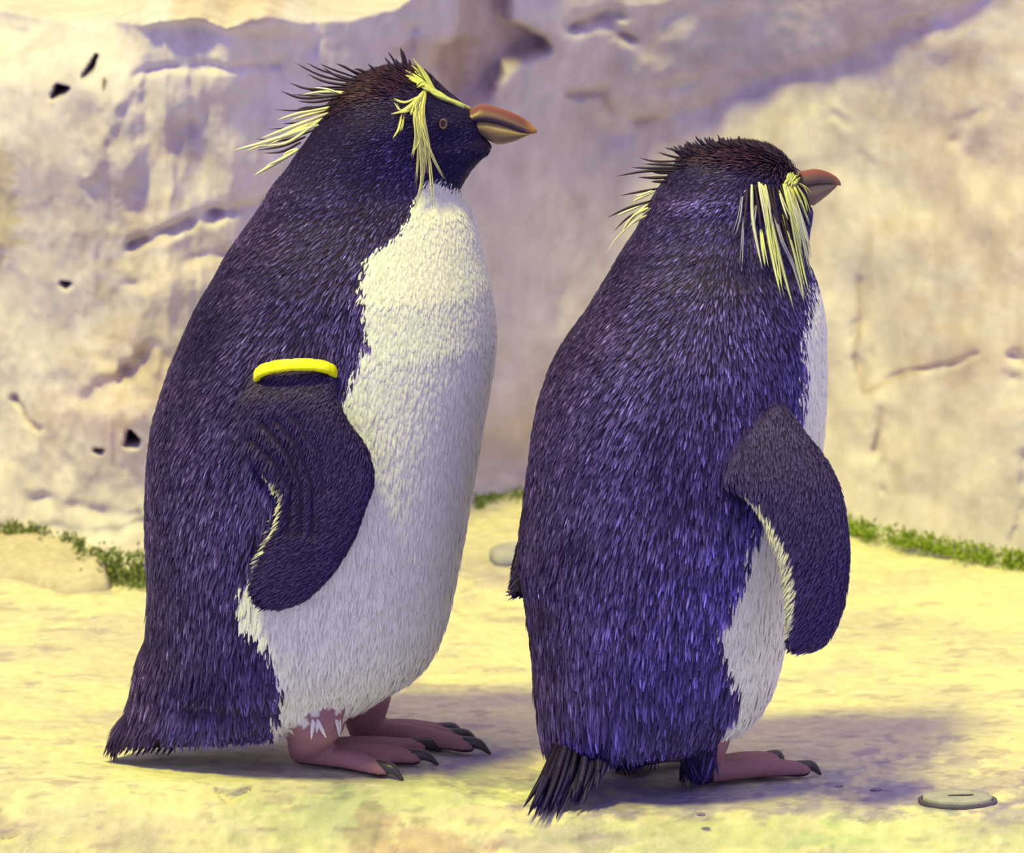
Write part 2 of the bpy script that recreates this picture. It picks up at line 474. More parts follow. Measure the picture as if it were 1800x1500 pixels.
    tint(0.6 * blob(px, py, 1400, 90, 260, 110, 33, 0.8), (0.82, 0.82, 1.0))  # lilac shade above the diagonal, painted into the wall colour
    tint(0.35 * sstep(0.1, 0.35, fbm(px / 30 + 8, py / 90 + 8, 34, 4)), (0.85, 0.78, 0.72))
    for pl, w in (([(1010, 38), (1040, 28), (1060, 18)], 9), ([(1090, 50), (1118, 58)], 6), ([(1000, 165), (1060, 162), (1075, 190)], 9), ([(1120, 215), (1150, 208)], 9), ([(1550, 740), (1540, 800)], 7), ([(1512, 505), (1515, 570), (1505, 640), (1520, 695)], 6), ([(1530, 695), (1600, 665), (1655, 648)], 5), ([(28, 700), (48, 745), (68, 762)], 4)):
        tint(0.7 * np.exp(-(poly_dist(px, py, pl) / w) ** 2), (0.68, 0.56, 0.50))  # darker brown along the crack lines
    tint(hmask, (0.12, 0.10, 0.14))  # hole interiors painted dark, shade put into the colour
    i = np.arange(nz - 1)[:, None] * nx + np.arange(nx - 1)[None]
    quads = np.stack([i, i + 1, i + nx + 1, i + nx], -1).reshape(-1, 4)
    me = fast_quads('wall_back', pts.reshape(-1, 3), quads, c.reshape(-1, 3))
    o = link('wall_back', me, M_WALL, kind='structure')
    o['label'] = 'pale cracked rock wall rising behind both penguins'
    return o, pts
WALL, WPTS = build_wall()

# ------------------------------------------------------------------ feathers
def feathers(name, root, nrm, dirv, L, W, lift, cb, ct, mat, parent, origin, segs=3, keel=0.28, curl=0.0, blunt=0.12, edge_dark=0.85):
    """one joined mesh of small keeled feather blades"""
    N = len(root)
    nrm = nrm / (np.linalg.norm(nrm, axis=1)[:, None] + 1e-12)
    d = dirv - nrm * np.sum(dirv * nrm, 1)[:, None]
    d /= np.linalg.norm(d, axis=1)[:, None] + 1e-12
    s = np.cross(nrm, d)
    t = np.linspace(0, 1, segs + 1)
    wprof = np.interp(t, [0, 0.3, 0.65, 0.88, 1], [0.55, 1.0, 0.92, 0.6, blunt])
    V = np.zeros((N, segs + 1, 3, 3)); C = np.zeros((N, segs + 1, 3, 3))
    for i, tt in enumerate(t):
        c = root + d * (L * tt)[:, None] + nrm * (-np.minimum(0.0006, 0.06 * L) + L * (lift * tt - curl * tt * tt))[:, None]
        hw = (W * 0.5 * wprof[i])[:, None]
        V[:, i, 0] = c - s * hw; V[:, i, 2] = c + s * hw
        V[:, i, 1] = c + nrm * (W * keel * wprof[i])[:, None]
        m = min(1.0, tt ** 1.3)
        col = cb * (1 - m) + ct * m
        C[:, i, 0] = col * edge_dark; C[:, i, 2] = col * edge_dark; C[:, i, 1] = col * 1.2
    nv = (segs + 1) * 3
    q = []
    for i in range(segs):
        a = i * 3
        q += [(a, a + 1, a + 4, a + 3), (a + 1, a + 2, a + 5, a + 4)]
    quads = (np.array(q)[None] + (np.arange(N) * nv)[:, None, None]).reshape(-1, 4)
    me = fast_quads(name, V.reshape(-1, 3) - origin, quads, C.reshape(-1, 3))
    return link(name, me, mat, parent, kind='stuff')

def blade_mesh(name, pts, width, col0, col1, origin, flat_n=(0, -1, 0), thick=0.35, segs=9):
    """a single plume or quill: tapered curved blade with a diamond section"""
    pts = np.asarray(pts, float)
    m = len(pts)
    t = np.linspace(0, m - 1, segs + 1)
    pp = cubic(np.arange(m), pts, t) if m > 2 else pts[0] + (pts[-1] - pts[0]) * np.linspace(0, 1, segs + 1)[:, None]
    u = np.linspace(0, 1, segs + 1)
    w = width * np.interp(u, [0, 0.12, 0.45, 0.8, 1], [0.55, 0.9, 1.0, 0.62, 0.06]) * 0.5
    tan = np.gradient(pp, axis=0); tan /= np.linalg.norm(tan, axis=1)[:, None] + 1e-12
    s = np.cross(tan, np.asarray(flat_n, float)); s /= np.linalg.norm(s, axis=1)[:, None] + 1e-12
    nn = np.cross(s, tan)
    V = np.stack([pp - s * w[:, None], pp - nn * (w * thick)[:, None], pp + s * w[:, None], pp + nn * (w * thick)[:, None]], 1)
    C = np.repeat((np.asarray(col0)[None] * (1 - u[:, None]) + np.asarray(col1)[None] * u[:, None])[:, None], 4, 1)
    q = []
    for i in range(segs):
        for j in range(4):
            a = i * 4 + j; b = i * 4 + (j + 1) % 4
            q.append((a, b, b + 4, a + 4))
    q.append((3, 2, 1, 0)); e = segs * 4; q.append((e, e + 1, e + 2, e + 3))
    return fast_quads(name, V.reshape(-1, 3) - origin, np.array(q), C.reshape(-1, 3))

# ------------------------------------------------------------------ penguin body
def body_rows(table, Yc, step=6.0):
    T = np.array(table, float)
    r = np.concatenate([[T[0, 0]], np.arange(T[0, 0] + 1, T[0, 0] + 10, 2.0), np.arange(T[0, 0] + 12, T[-1, 0], step), [T[-1, 0]]])
    lin = np.stack([np.interp(r, T[:, 0], T[:, c]) for c in range(1, T.shape[1])], 1)
    cu = cubic(T[:, 0], T[:, 1:], r)
    v = 0.5 * lin + 0.5 * cu
    A = []; B = []; H = []
    for row, q in zip(r, v):
        yo = Yc + q[4] / 1000.0
        A.append(P(q[0], row, yo)); B.append(P(q[1], row, yo)); H.append((0, max(q[2], 2) / 1000.0, 0))
    return loft(A, B, H, v[:, 3], 56), r, v

def strip(pairs, Ys, th, n=28, sub=4):
    """flipper: list of (front px, back px), depth of both edges, half thickness"""
    m = len(pairs)
    t = np.linspace(0, m - 1, (m - 1) * sub + 1)
    pr = cubic(np.arange(m), np.array([[f[0], f[1], b[0], b[1]] for f, b in pairs], float), t)
    yy = cubic(np.arange(m), np.array(Ys, float), t); hh = np.interp(t, np.arange(m), th)
    A = [P(a[0], a[1], y[0]) for a, y in zip(pr, yy)]; B = [P(a[2], a[3], y[1]) for a, y in zip(pr, yy)]
    H = [(0.0, h, 0.0) for h in hh]
    return loft(A, B, H, 0.0, n, 1.0), np.array(A), np.array(B)

def remesh(shells, voxel=0.0021, iters=5):
    V = []; F = []; off = 0
    for v, f in shells:
        bm = bmesh.new()
        vs = [bm.verts.new(p) for p in v]
        for q in f:
            try:
                bm.faces.new([vs[i] for i in q])
            except ValueError:
                pass
        bmesh.ops.recalc_face_normals(bm, faces=bm.faces[:])
        bm.verts.index_update()
        V += [tuple(x.co) for x in bm.verts]
        F += [tuple(x.index + off for x in fc.verts) for fc in bm.faces]
        off += len(bm.verts)
        bm.free()
    me = bpy.data.meshes.new('tmp'); me.from_pydata(V, [], F)
    o = bpy.data.objects.new('tmp', me); COL.objects.link(o)
    m = o.modifiers.new('r', 'REMESH'); m.mode = 'VOXEL'; m.voxel_size = voxel
    s = o.modifiers.new('s', 'SMOOTH'); s.iterations = iters; s.factor = 0.5
    dg = bpy.context.evaluated_depsgraph_get()
    ev = o.evaluated_get(dg)
    out = bpy.data.meshes.new_from_object(ev, preserve_all_data_layers=False, depsgraph=dg)
    bpy.data.objects.remove(o)
    bpy.data.meshes.remove(me)
    return out

def foot_shells(heel, tips, leg_top, scale=1.0):
    sh = []
    heel = np.asarray(heel); up = np.array([0, 0, 1.0])
    leg_top = np.asarray(leg_top)
    ank = heel + up * 0.014
    sh.append(tube([leg_top, leg_top * .45 + ank * .55, ank], [0.021, 0.017, 0.013], 16))
    for t in tips:
        t = np.asarray(t)
        mid = heel * 0.45 + t * 0.55
        sh.append(tube([heel + up * 0.011, mid + up * 0.011, t + up * 0.0068], [0.0105, 0.0085, 0.0066], 12, 0.9))
    # web between the toes
    for a, b in zip(tips[:-1], tips[1:]):
        a = np.asarray(a); b = np.asarray(b)
        A = []; B = []; H = []
        for s in np.linspace(0.05, 0.86, 9):
            A.append(heel + (a - heel) * s + up * 0.0060); B.append(heel + (b - heel) * s + up * 0.0060); H.append(up * 0.0036)
        sh.append(loft(A, B, H, 0, 16))
    return sh

def claw(parent, origin, tip, heel, ln=0.016, name='claw'):
    tip = np.asarray(tip); d = tip - np.asarray(heel); d[2] = 0; d /= np.linalg.norm(d)
    up = np.array([0, 0, 1.0])
    v, f = tube([tip + up * 0.0088 - d * 0.004, tip + d * ln * 0.5 + up * 0.0085, tip + d * ln + up * 0.0022], [0.0048, 0.0040, 0.0013], 10)
    link(name, make_mesh(name, v - origin, f), M_CLAW, parent)

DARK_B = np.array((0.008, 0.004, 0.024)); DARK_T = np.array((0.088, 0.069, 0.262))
WHITE = np.array((0.70, 0.70, 0.72)); PINK = np.array((0.30, 0.155, 0.20))
YELLOW = np.array((0.66, 0.65, 0.19)); CREAM = np.array((0.86, 0.84, 0.52))
EDGEC = np.array((0.76, 0.75, 0.56))
BLACK = np.array((0.016, 0.008, 0.026))

def cell_pick(pts, r):
    key = np.floor(pts / r).astype(np.int64)
    h = key[:, 0] * 73856093 ^ key[:, 1] * 19349663 ^ key[:, 2] * 83492791
    _, idx = np.unique(h, return_index=True)
    return idx

def sample_surface(me, n):
    me.calc_loop_triangles()
    nt = len(me.loop_triangles)
    tri = np.zeros(nt * 3, np.int32); me.loop_triangles.foreach_get('vertices', tri); tri = tri.reshape(-1, 3)
    co = np.zeros(len(me.vertices) * 3); me.vertices.foreach_get('co', co); co = co.reshape(-1, 3)
    vn = np.zeros(len(me.vertices) * 3); me.vertices.foreach_get('normal', vn); vn = vn.reshape(-1, 3)
    a, b, c = co[tri[:, 0]], co[tri[:, 1]], co[tri[:, 2]]
    area = np.linalg.norm(np.cross(b - a, c - a), axis=1)
    ti = RNG.choice(nt, n, p=area / area.sum())
    u = RNG.random(n); v = RNG.random(n); sw = u + v > 1
    u[sw] = 1 - u[sw]; v[sw] = 1 - v[sw]
    p = a[ti] + (b - a)[ti] * u[:, None] + (c - a)[ti] * v[:, None]
    nn = vn[tri[ti, 0]] * (1 - u - v)[:, None] + vn[tri[ti, 1]] * u[:, None] + vn[tri[ti, 2]] * v[:, None]
    return p, nn, co

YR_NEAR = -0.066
class Penguin:
    pass

def build_penguin(cfg):
    Yc = cfg['Yc']
    origin = PG(*cfg['base_px'])
    root = thing('penguin', origin, cfg['label'], 'penguin', 'rockhopper penguins on the ledge')
    (bodysh, rows, rv) = body_rows(cfg['rows'], Yc)
    shells = [bodysh]; ids = [0]
    flips = []
    for fl in cfg['flippers']:
        sh, A, B = strip(fl['pairs'], fl['Y'], fl['th'])
        shells.append(sh); ids.append(1); flips.append((A, B))
    for ft in cfg['feet']:
        for s in foot_shells(ft['heel'], ft['tips'], ft['top']):
            shells.append(s); ids.append(2)
    me = remesh(shells)
    # which shell is a point on?
    allp = np.concatenate([np.asarray(s[0]) for s in shells]); allid = np.concatenate([np.full(len(s[0]), i) for s, i in zip(shells, ids)])
    kd = KDTree(len(allp))
    for i, p in enumerate(allp):
        kd.insert(p, i)
    kd.balance()
    def region(pts):
        return np.array([allid[kd.find(p)[1]] for p in pts])
    cx_rows = np.array([P((q[0] + q[1]) / 2, r, Yc)[0] for r, q in zip(rows, rv)])
    fa = cfg['facing']; lat = np.array([math.sin(fa), -math.cos(fa), 0.0])
    def fold(p):
        """mirror the far half of the bird on to its near half, so one marking serves both"""
        p = p.copy()
        _, py = proj(p)
        c = np.stack([np.interp(py, rows, cx_rows), np.full(len(p), Yc), p[:, 2]], 1)
        l = (p - c) @ lat
        neg = l < 0
        p[neg] -= 2 * l[neg, None] * lat
        return p
    wt = np.array(cfg['white'], float)
    def whiteness(p, jit=0.0):
        px, py = proj(fold(p))
        j = jit * RNG.normal(size=len(p))
        b = np.interp(py, wt[:, 0], wt[:, 1], left=9999) + j
        w = (px > b) & (py > cfg['white_top'](px) + j)
        return w
    # ---------------- body mesh colours
    pts, nn, co = sample_surface(me, cfg['n'])
    reg_v = region(co)
    if cfg.get('folds'):
        vx, vy = proj(co)
        vn = np.zeros(len(co) * 3); me.vertices.foreach_get('normal', vn); vn = vn.reshape(-1, 3)
        g = sum(dp * np.exp(-(poly_dist(vx, vy, pl) / w_) ** 2) for pl, w_, dp in cfg['folds'])
        g = g * (reg_v == 1) * (co[:, 1] < -0.085)
        co = co - vn * g[:, None]
        me.vertices.foreach_set('co', co.astype(np.float32).ravel()); me.update()
        pts, nn, co = sample_surface(me, cfg['n'])
    wv = whiteness(co)
    cols = np.where(wv[:, None], WHITE * 0.9, DARK_B * 1.6)
    cols[reg_v == 1] = DARK_B * 2.0
    cols[reg_v == 2] = PINK
    zz = co[:, 2]
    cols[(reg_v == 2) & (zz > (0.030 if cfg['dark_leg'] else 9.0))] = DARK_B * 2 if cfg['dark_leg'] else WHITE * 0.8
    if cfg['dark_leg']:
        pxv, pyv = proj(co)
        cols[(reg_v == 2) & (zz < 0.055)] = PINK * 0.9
        cols[(reg_v == 2) & (pxv < 1254) & (pxv > 1196) & (co[:, 1] < YR_NEAR)] = BLACK * 1.6  # dark back of the leg, its shade side painted into the skin colour
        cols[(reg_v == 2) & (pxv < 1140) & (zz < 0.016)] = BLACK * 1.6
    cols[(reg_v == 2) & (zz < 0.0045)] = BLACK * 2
    me.transform(__import__('mathutils').Matrix.Translation(-Vector(origin)))
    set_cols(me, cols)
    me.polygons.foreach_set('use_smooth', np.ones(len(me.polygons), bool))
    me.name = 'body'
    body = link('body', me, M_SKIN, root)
    bvh = BVHTree.FromPolygons([tuple(c) for c in co], [tuple(p.vertices) for p in me.polygons])
    def surf(px, py, lift, last=None):
        d = FWD * FPX + RGT * (px - 900.0) + UPV * (750.0 - py)
        d /= np.linalg.norm(d)
        h = bvh.ray_cast(Vector(CAM), Vector(d))
        if h[0] is None:
            return P(px, py, (last[1] if last is not None else Yc))
        return np.array(h[0]) - d * lift
    # ---------------- feathers
    reg = region(pts)
    w = whiteness(pts, 3.5)
    px, py = proj(pts)
    lo = np.interp(py, rows, rv[:, 0]); hi = np.interp(py, rows, rv[:, 1])
    tx = np.clip((px - lo) / np.maximum(hi - lo, 1), 0, 1)
    head = py < cfg['head_y']
    ang = cfg['flow'](px, py, tx)
    ang = ang + RNG.normal(size=len(pts)) * np.where(head, 9, 6)
    a = np.radians(ang)
    dirv = np.stack([-np.sin(a), np.zeros(len(a)), -np.cos(a)], 1)
    low = pts[:, 2] < 0.012
    onleg = np.zeros(len(pts), bool)
    for ft in cfg['feet']:
        a0 = np.asarray(ft['top']); a1 = np.asarray(ft['heel']) + np.array([0, 0, 0.014])
        tt_ = np.clip(((pts - a0) @ (a1 - a0)) / ((a1 - a0) @ (a1 - a0)), 0, 1)
        onleg |= (np.linalg.norm(pts - a0 - tt_[:, None] * (a1 - a0), axis=1) < 0.0285) & (pts[:, 2] < 0.050)
    # dark back
    thigh = (reg == 2) & (pts[:, 2] > (0.026 if cfg['dark_leg'] else 9.0))
    m = np.where(((reg == 0) & ~w & ~low & cfg['keep'](px, py) & ~((nn[:, 2] < -0.3) & (pts[:, 2] < 0.032))) | (thigh & cfg['dark_leg'] & (px < 1262)))[0]
    hm = py[m] < cfg['head_y'] + 60
    mm = np.concatenate([m[hm][cell_pick(pts[m[hm]], 0.0019)], m[~hm][cell_pick(pts[m[~hm]], 0.0026)]])
    row = py[mm]
    Lm = np.interp(row, cfg['len_rows'][0], cfg['len_rows'][1]) / 1000.0 * RNG.uniform(0.8, 1.2, len(mm))
    Wm = np.interp(row, cfg['wid_rows'][0], cfg['wid_rows'][1]) / 1000.0 * RNG.uniform(0.85, 1.15, len(mm))
    if cfg['dark_leg']:                     # long loose feathers of the hem over the tail
        hem = sstep(1205, 1265, row) * sstep(1180, 1080, px[mm])
        Lm = Lm * (1 + 0.25 * hem); Wm = Wm * (1 + 0.45 * hem)
    var = np.exp(RNG.normal(size=len(mm)) * 0.58)[:, None]
    patch = (1 + 0.9 * fbm(px[mm] / 90 + 3, py[mm] / 120 + 3, cfg['seed'], 3))[:, None]
    tipc = DARK_T[None] * var * patch * np.array(cfg['tone'])
    crown = cfg['crown'](px[mm], py[mm])
    tipc = tipc * np.interp(row, [cfg['head_y'] - 60, cfg['head_y'] + 120], [0.5, 1.0])[:, None] * (1 - 0.5 * cfg['face'](px[mm], py[mm]))[:, None]
    tipc = tipc * (1 - crown[:, None]) + np.array((0.060, 0.024, 0.036)) * var * crown[:, None]
    tb = sstep(0.35, 0.05, tx[mm])[:, None]
    tipc = tipc * (1 - tb + tb * np.array((0.95, 0.80, 0.72)))
    if cfg.get('pale'):
        cx_, cy_, rx_, ry_, k_ = cfg['pale']
        tipc = tipc * (1 + k_ * np.exp(-((px[mm] - cx_) / rx_) ** 2 - ((py[mm] - cy_) / ry_) ** 2))[:, None]
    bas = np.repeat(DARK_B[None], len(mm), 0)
    lift = np.where(row > 1150, 0.10, 0.13) + 0.30 * crown + RNG.normal(size=len(mm)) * 0.035
    Lm = Lm * (1 + 0.9 * crown)
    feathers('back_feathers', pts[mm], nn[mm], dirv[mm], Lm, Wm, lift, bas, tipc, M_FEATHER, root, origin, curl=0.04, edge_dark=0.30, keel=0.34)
    # white breast and belly
    m = np.where(((reg == 0) & w & ~onleg & (pts[:, 2] > (0.012 if cfg['dark_leg'] else 0.030))) | (thigh & (not cfg['dark_leg'])))[0]
    mm = m[cell_pick(pts[m], 0.0030)]
    row = py[mm]
    Lm = np.interp(row, [320, 420, 700, 1000, 1250], [4.5, 6, 9, 13, 15]) / 1000.0 * RNG.uniform(0.75, 1.25, len(mm))
    Wm = np.interp(row, [320, 420, 700, 1000], [2.6, 3.0, 3.4, 3.0]) / 1000.0 * RNG.uniform(0.8, 1.2, len(mm))
    ang = np.radians(np.interp(row, [330, 600, 900, 1250], [10, 5, 6, 0]) + RNG.normal(size=len(mm)) * 9)
    dv = np.stack([-np.sin(ang), np.zeros(len(ang)), -np.cos(ang)], 1)
    wc = WHITE[None] * RNG.uniform(0.86, 1.06, (len(mm), 1))
    feathers('breast_feathers', pts[mm], nn[mm], dv, Lm, Wm, 0.10 + RNG.normal(size=len(mm)) * 0.03, wc * 0.9, wc, M_DOWN, root, origin, keel=0.18, curl=0.05)
    # flippers: tight scale-like feathers with a pale trailing edge
    m = np.where(reg == 1)[0]
    mm = m[cell_pick(pts[m], 0.0020)]
    fp = pts[mm]
    fdir = np.zeros((len(mm), 3)); tr = np.full(len(mm), 1.0); best = np.full(len(mm), 1e9); along = np.zeros(len(mm))
    which = np.zeros(len(mm), int)
    for fi, (A, B) in enumerate(flips):
        n = len(A)
        for i in range(n):
            c = (A[i] + B[i]) / 2
            dd = np.linalg.norm(fp - c, axis=1)
            dd = np.minimum(dd, np.minimum(np.linalg.norm(fp - A[i], axis=1), np.linalg.norm(fp - B[i], axis=1)))
            up_ = dd < best
            j = min(i + 1, n - 1); k = max(i - 1, 0)
            ax = (A[j] + B[j] - A[k] - B[k]); ax /= np.linalg.norm(ax) + 1e-9
            ac = (B[i] - A[i]); wid = np.linalg.norm(ac); ac = ac / (wid + 1e-9)
            fr = ((fp - A[i]) @ ac) / (wid + 1e-9)
            v = ax * 0.75 + ac * 0.55
            fdir[up_] = v; tr[up_] = ((1 - fr) * wid)[up_]; along[up_] = i / (n - 1.0); which[up_] = fi
            best = np.minimum(best, dd)
    Lf = RNG.uniform(0.0038, 0.006, len(mm)) * (1 + 0.9 * sstep(0.022, 0.004, tr)); Wf = RNG.uniform(0.0016, 0.0022, len(mm))
    var = np.exp(RNG.normal(size=len(mm)) * 0.28)[:, None]
    fc = np.array((0.066, 0.050, 0.160))[None] * var * np.array(cfg['tone'])
    ef = np.interp(along, cfg['edge_at'][0], cfg['edge_at'][1])
    edge = (tr < cfg['edge_w'] * ef) & (ef > 0.04) & ((which == 0) | (cfg['facing'] == 0.0))
    fc[edge] = EDGEC
    fb = np.repeat(DARK_B[None] * 1.5, len(mm), 0); fb[edge] = EDGEC * 0.95
    feathers('flipper_feathers', fp, nn[mm], fdir, Lf, Wf * 0.9, np.full(len(mm), 0.15), fb, fc, M_FEATHER, root, origin, segs=2, keel=0.3, edge_dark=0.4)
    B_ = Penguin(); B_.root = root; B_.origin = origin; B_.surf = surf; B_.Yc = Yc; B_.body = body; B_.bvh = bvh; B_.flips = flips
    return B_

def plume(b, name, pxpts, width_mm, col0, col1, lift=0.003, Y=None, thick=0.35):
    last = None; pts = []
    for i, (x, y) in enumerate(pxpts):
        if Y is None:
            p = b.surf(x, y, lift * (0.3 if i == 0 else 1.0), last)
            if last is not None and p[1] > last[1] + 0.012:
                p = P(x, y, last[1] + 0.004)
        else:
            p = P(x, y, Y)
        pts.append(p); last = p
    me = blade_mesh(name, pts, width_mm / 1000.0, col0, col1, b.origin, thick=thick)
    return link(name, me, M_PLUME, b.root)

def bill(b, top, mid, low, base_hw, dirY, cols):
    """upper and lower mandible from three profile lines (culmen, gape, underside); dirY = depth gained per pixel"""
    x0 = top[0][0]
    def line(pts, xs):
        a = np.array(pts, float)
        return np.interp(xs, a[:, 0], a[:, 1])
    xt = top[-1][0]
    out = []
    for nm, up, dn, n in (('upper_mandible', top, mid, 26), ('lower_mandible', mid, low, 24)):
        xe = xt if nm == 'upper_mandible' else low[-1][0]
        xs = np.linspace(x0, xe, n)
        A = []; B = []; H = []
        for x in xs:
            u = (x - x0) / (xt - x0)
            yu, yd = line(up, x), line(dn, x)
            if nm == 'upper_mandible':
                yd += 3.0
            else:
                yu -= 2.0 * (1 - u)
            Yv = b.Yc + dirY[0] + dirY[1] * (x - x0)
            A.append(P(x, yu, Yv)); B.append(P(x, max(yd, yu + 0.6), Yv))
            hw = base_hw * (1 - u) ** 0.7 * (1.0 if nm == 'upper_mandible' else 0.9) + 0.0007
            H.append((-hw * dirY[1] * 2400 / 4, hw, 0))
        v, f = loft(A, B, H, -0.25 if nm == 'upper_mandible' else 0.15, 24)
        px, py = proj(v)
        h = (py - line(up, px)) / np.maximum(line(dn, px) - line(up, px), 2)
        stops = cols[nm]
        C = np.stack([np.interp(h, [s[0] for s in stops], [s[1][k] for s in stops]) for k in range(3)], 1)
        tipw = sstep(0.80, 0.97, (px - x0) / (xt - x0))[:, None]
        C = C * (1 - tipw) + np.array(cols['tip']) * tipw
        link(nm, make_mesh(nm, v - b.origin, f, True, C), M_BILL, b.root)

def eye(b, px, py):
    c = b.surf(px, py, 0.0)
    def ball(name, r, off, mat, parent):
        bm = bmesh.new(); bmesh.ops.create_uvsphere(bm, u_segments=20, v_segments=12, radius=r)
        bmesh.ops.translate(bm, verts=bm.verts, vec=Vector(c + np.array([0, off, 0]) - b.origin))
        me = bpy.data.meshes.new(name); bm.to_mesh(me); bm.free()
        me.polygons.foreach_set('use_smooth', np.ones(len(me.polygons), bool))
        return link(name, me, mat, parent)
    e = ball('eye', 0.0040, 0.0008, M_EYE_DARK, b.root)
    # iris ring
    bm = bmesh.new()
    n, m = 28, 8
    vs = []
    for i in range(n):
        a = 2 * math.pi * i / n
        ring = []
        for j in range(m):
            q = 2 * math.pi * j / m
            R = 0.0026 + 0.0008 * math.cos(q)
            ring.append(bm.verts.new(c - b.origin + np.array([R * math.cos(a) * 0.85, -0.0030 + 0.0006 * math.sin(q), R * math.sin(a) * 1.2])))
        vs.append(ring)
    for i in range(n):
        for j in range(m):
            bm.faces.new((vs[i][j], vs[(i + 1) % n][j], vs[(i + 1) % n][(j + 1) % m], vs[i][(j + 1) % m]))
    bmesh.ops.recalc_face_normals(bm, faces=bm.faces[:])
    me = bpy.data.meshes.new('iris'); bm.to_mesh(me); bm.free()
    link('iris', me, M_IRIS, e)

def tail_quill(b, pts3, w, shade=1.0):
    me = blade_mesh('tail_feather', pts3, w, DARK_B * 1.5 * shade, DARK_T * 0.35 * shade, b.origin, flat_n=(0.1, -1, 0.25), thick=0.25, segs=7)
    link('tail_feather', me, M_FEATHER, b.root)

# ================================================================== the left penguin
def flow_left(px, py, t):
    hi = np.interp(py, [120, 200, 320, 450, 600, 750, 900, 1050, 1150, 1250, 1330], [105, 75, 58, 60, 52, 40, 24, 12, 14, 30, 42])
    lo = np.interp(py, [120, 200, 320, 450, 600, 750, 900, 1100, 1250, 1330], [110, 80, 45, 25, 12, 8, 4, 2, 2, 4])
    s = sstep(0.0, 0.62, t)
    return hi * (1 - s) + lo * s

LR = [(119, 690, 712, 4, 0, 0), (123, 672, 728, 13, 0, 0), (129, 652, 743, 21, 0, 0), (137, 634, 757, 28, 0, 0), (150, 614, 774, 35, 0.05, 0),
      (170, 595, 798, 41, 0.12, 0), (190, 576, 822, 44, 0.18, 0), (205, 566, 838, 46, 0.22, 0), (220, 557, 846, 47, 0.25, 0), (240, 544, 850, 47, 0.28, 0),
      (256, 533, 866, 47, 0.3, 0), (266, 525, 862, 47, 0.3, 0), (282, 514, 844, 48, 0.25, 0), (300, 502, 828, 49, 0.2, 0), (318, 486, 817, 51, 0.15, 0),
      (334, 474, 808, 53, 0.1, 0), (350, 466, 815, 56, 0.05, 0), (366, 455, 826, 59, 0, 0), (400, 431, 839, 66, 0, 0), (443, 401, 849, 75, 0, 0),
      (497, 371, 863, 84, 0, 0), (543, 344, 870, 88, 0, 0), (593, 321, 874, 92, 0, 0), (640, 301, 870, 94, 0, 0), (690, 284, 862, 96, 0, 0),
      (750, 267, 851, 98, 0, 0), (817, 259, 840, 98, 0, 0), (870, 256, 830, 98, 0, 0), (933, 256, 819, 97, 0, 0), (983, 258, 810, 95, 0, 0),
      (1033, 260, 800, 92, 0, 0), (1083, 259, 789, 88, 0, 0), (1117, 257, 778, 84, 0, 0), (1150, 246, 762, 79, 0, 0), (1180, 238, 738, 72, 0, 0),
      (1205, 233, 702, 64, -0.05, 0), (1228, 227, 668, 58, -0.05, 0), (1248, 222, 630, 51, 0, 0), (1266, 211, 590, 44, 0, 0), (1280, 204, 545, 35, 0, 0), (1294, 198, 480, 24, 0, 0), (1306, 200, 390, 13, 0, 0), (1312, 212, 300, 6, 0, 0)]
LF = [((585, 590), (478, 618)), ((588, 640), (455, 648)), ((590, 668), (440, 672)), ((596, 704), (424, 699)), ((614, 740), (418, 735)), ((648, 788), (428, 778)),
      ((659, 830), (450, 812)), ((657, 862), (474, 842)), ((646, 891), (489, 872)), ((636, 920), (487, 893)), ((625, 949), (481, 920)), ((605, 985), (466, 950)),
      ((582, 1017), (452, 985)), ((560, 1040), (445, 1017)), ((538, 1057), (448, 1044)), ((515, 1067), (460, 1061)), ((495, 1071), (476, 1069))]
LFY = [(-0.070, -0.062), (-0.088, -0.078), (-0.096, -0.086), (-0.104, -0.092), (-0.108, -0.096), (-0.108, -0.100), (-0.107, -0.102), (-0.107, -0.104), (-0.107, -0.105),
       (-0.107, -0.105), (-0.107, -0.105), (-0.106, -0.104), (-0.105, -0.103), (-0.104, -0.102), (-0.103, -0.101), (-0.102, -0.100), (-0.101, -0.100)]
LFT = [0.010, 0.011, 0.011, 0.010, 0.009, 0.009, 0.009, 0.0085, 0.008, 0.0075, 0.007, 0.0065, 0.006, 0.0055, 0.005, 0.004, 0.003]
def mirror_pairs(Ys):
    return [(-a, -c) for a, c in Ys]
far_pairs = [((f[0] - 20, f[1] - 66), (k[0] + 20, k[1] - 66)) for f, k in LF]
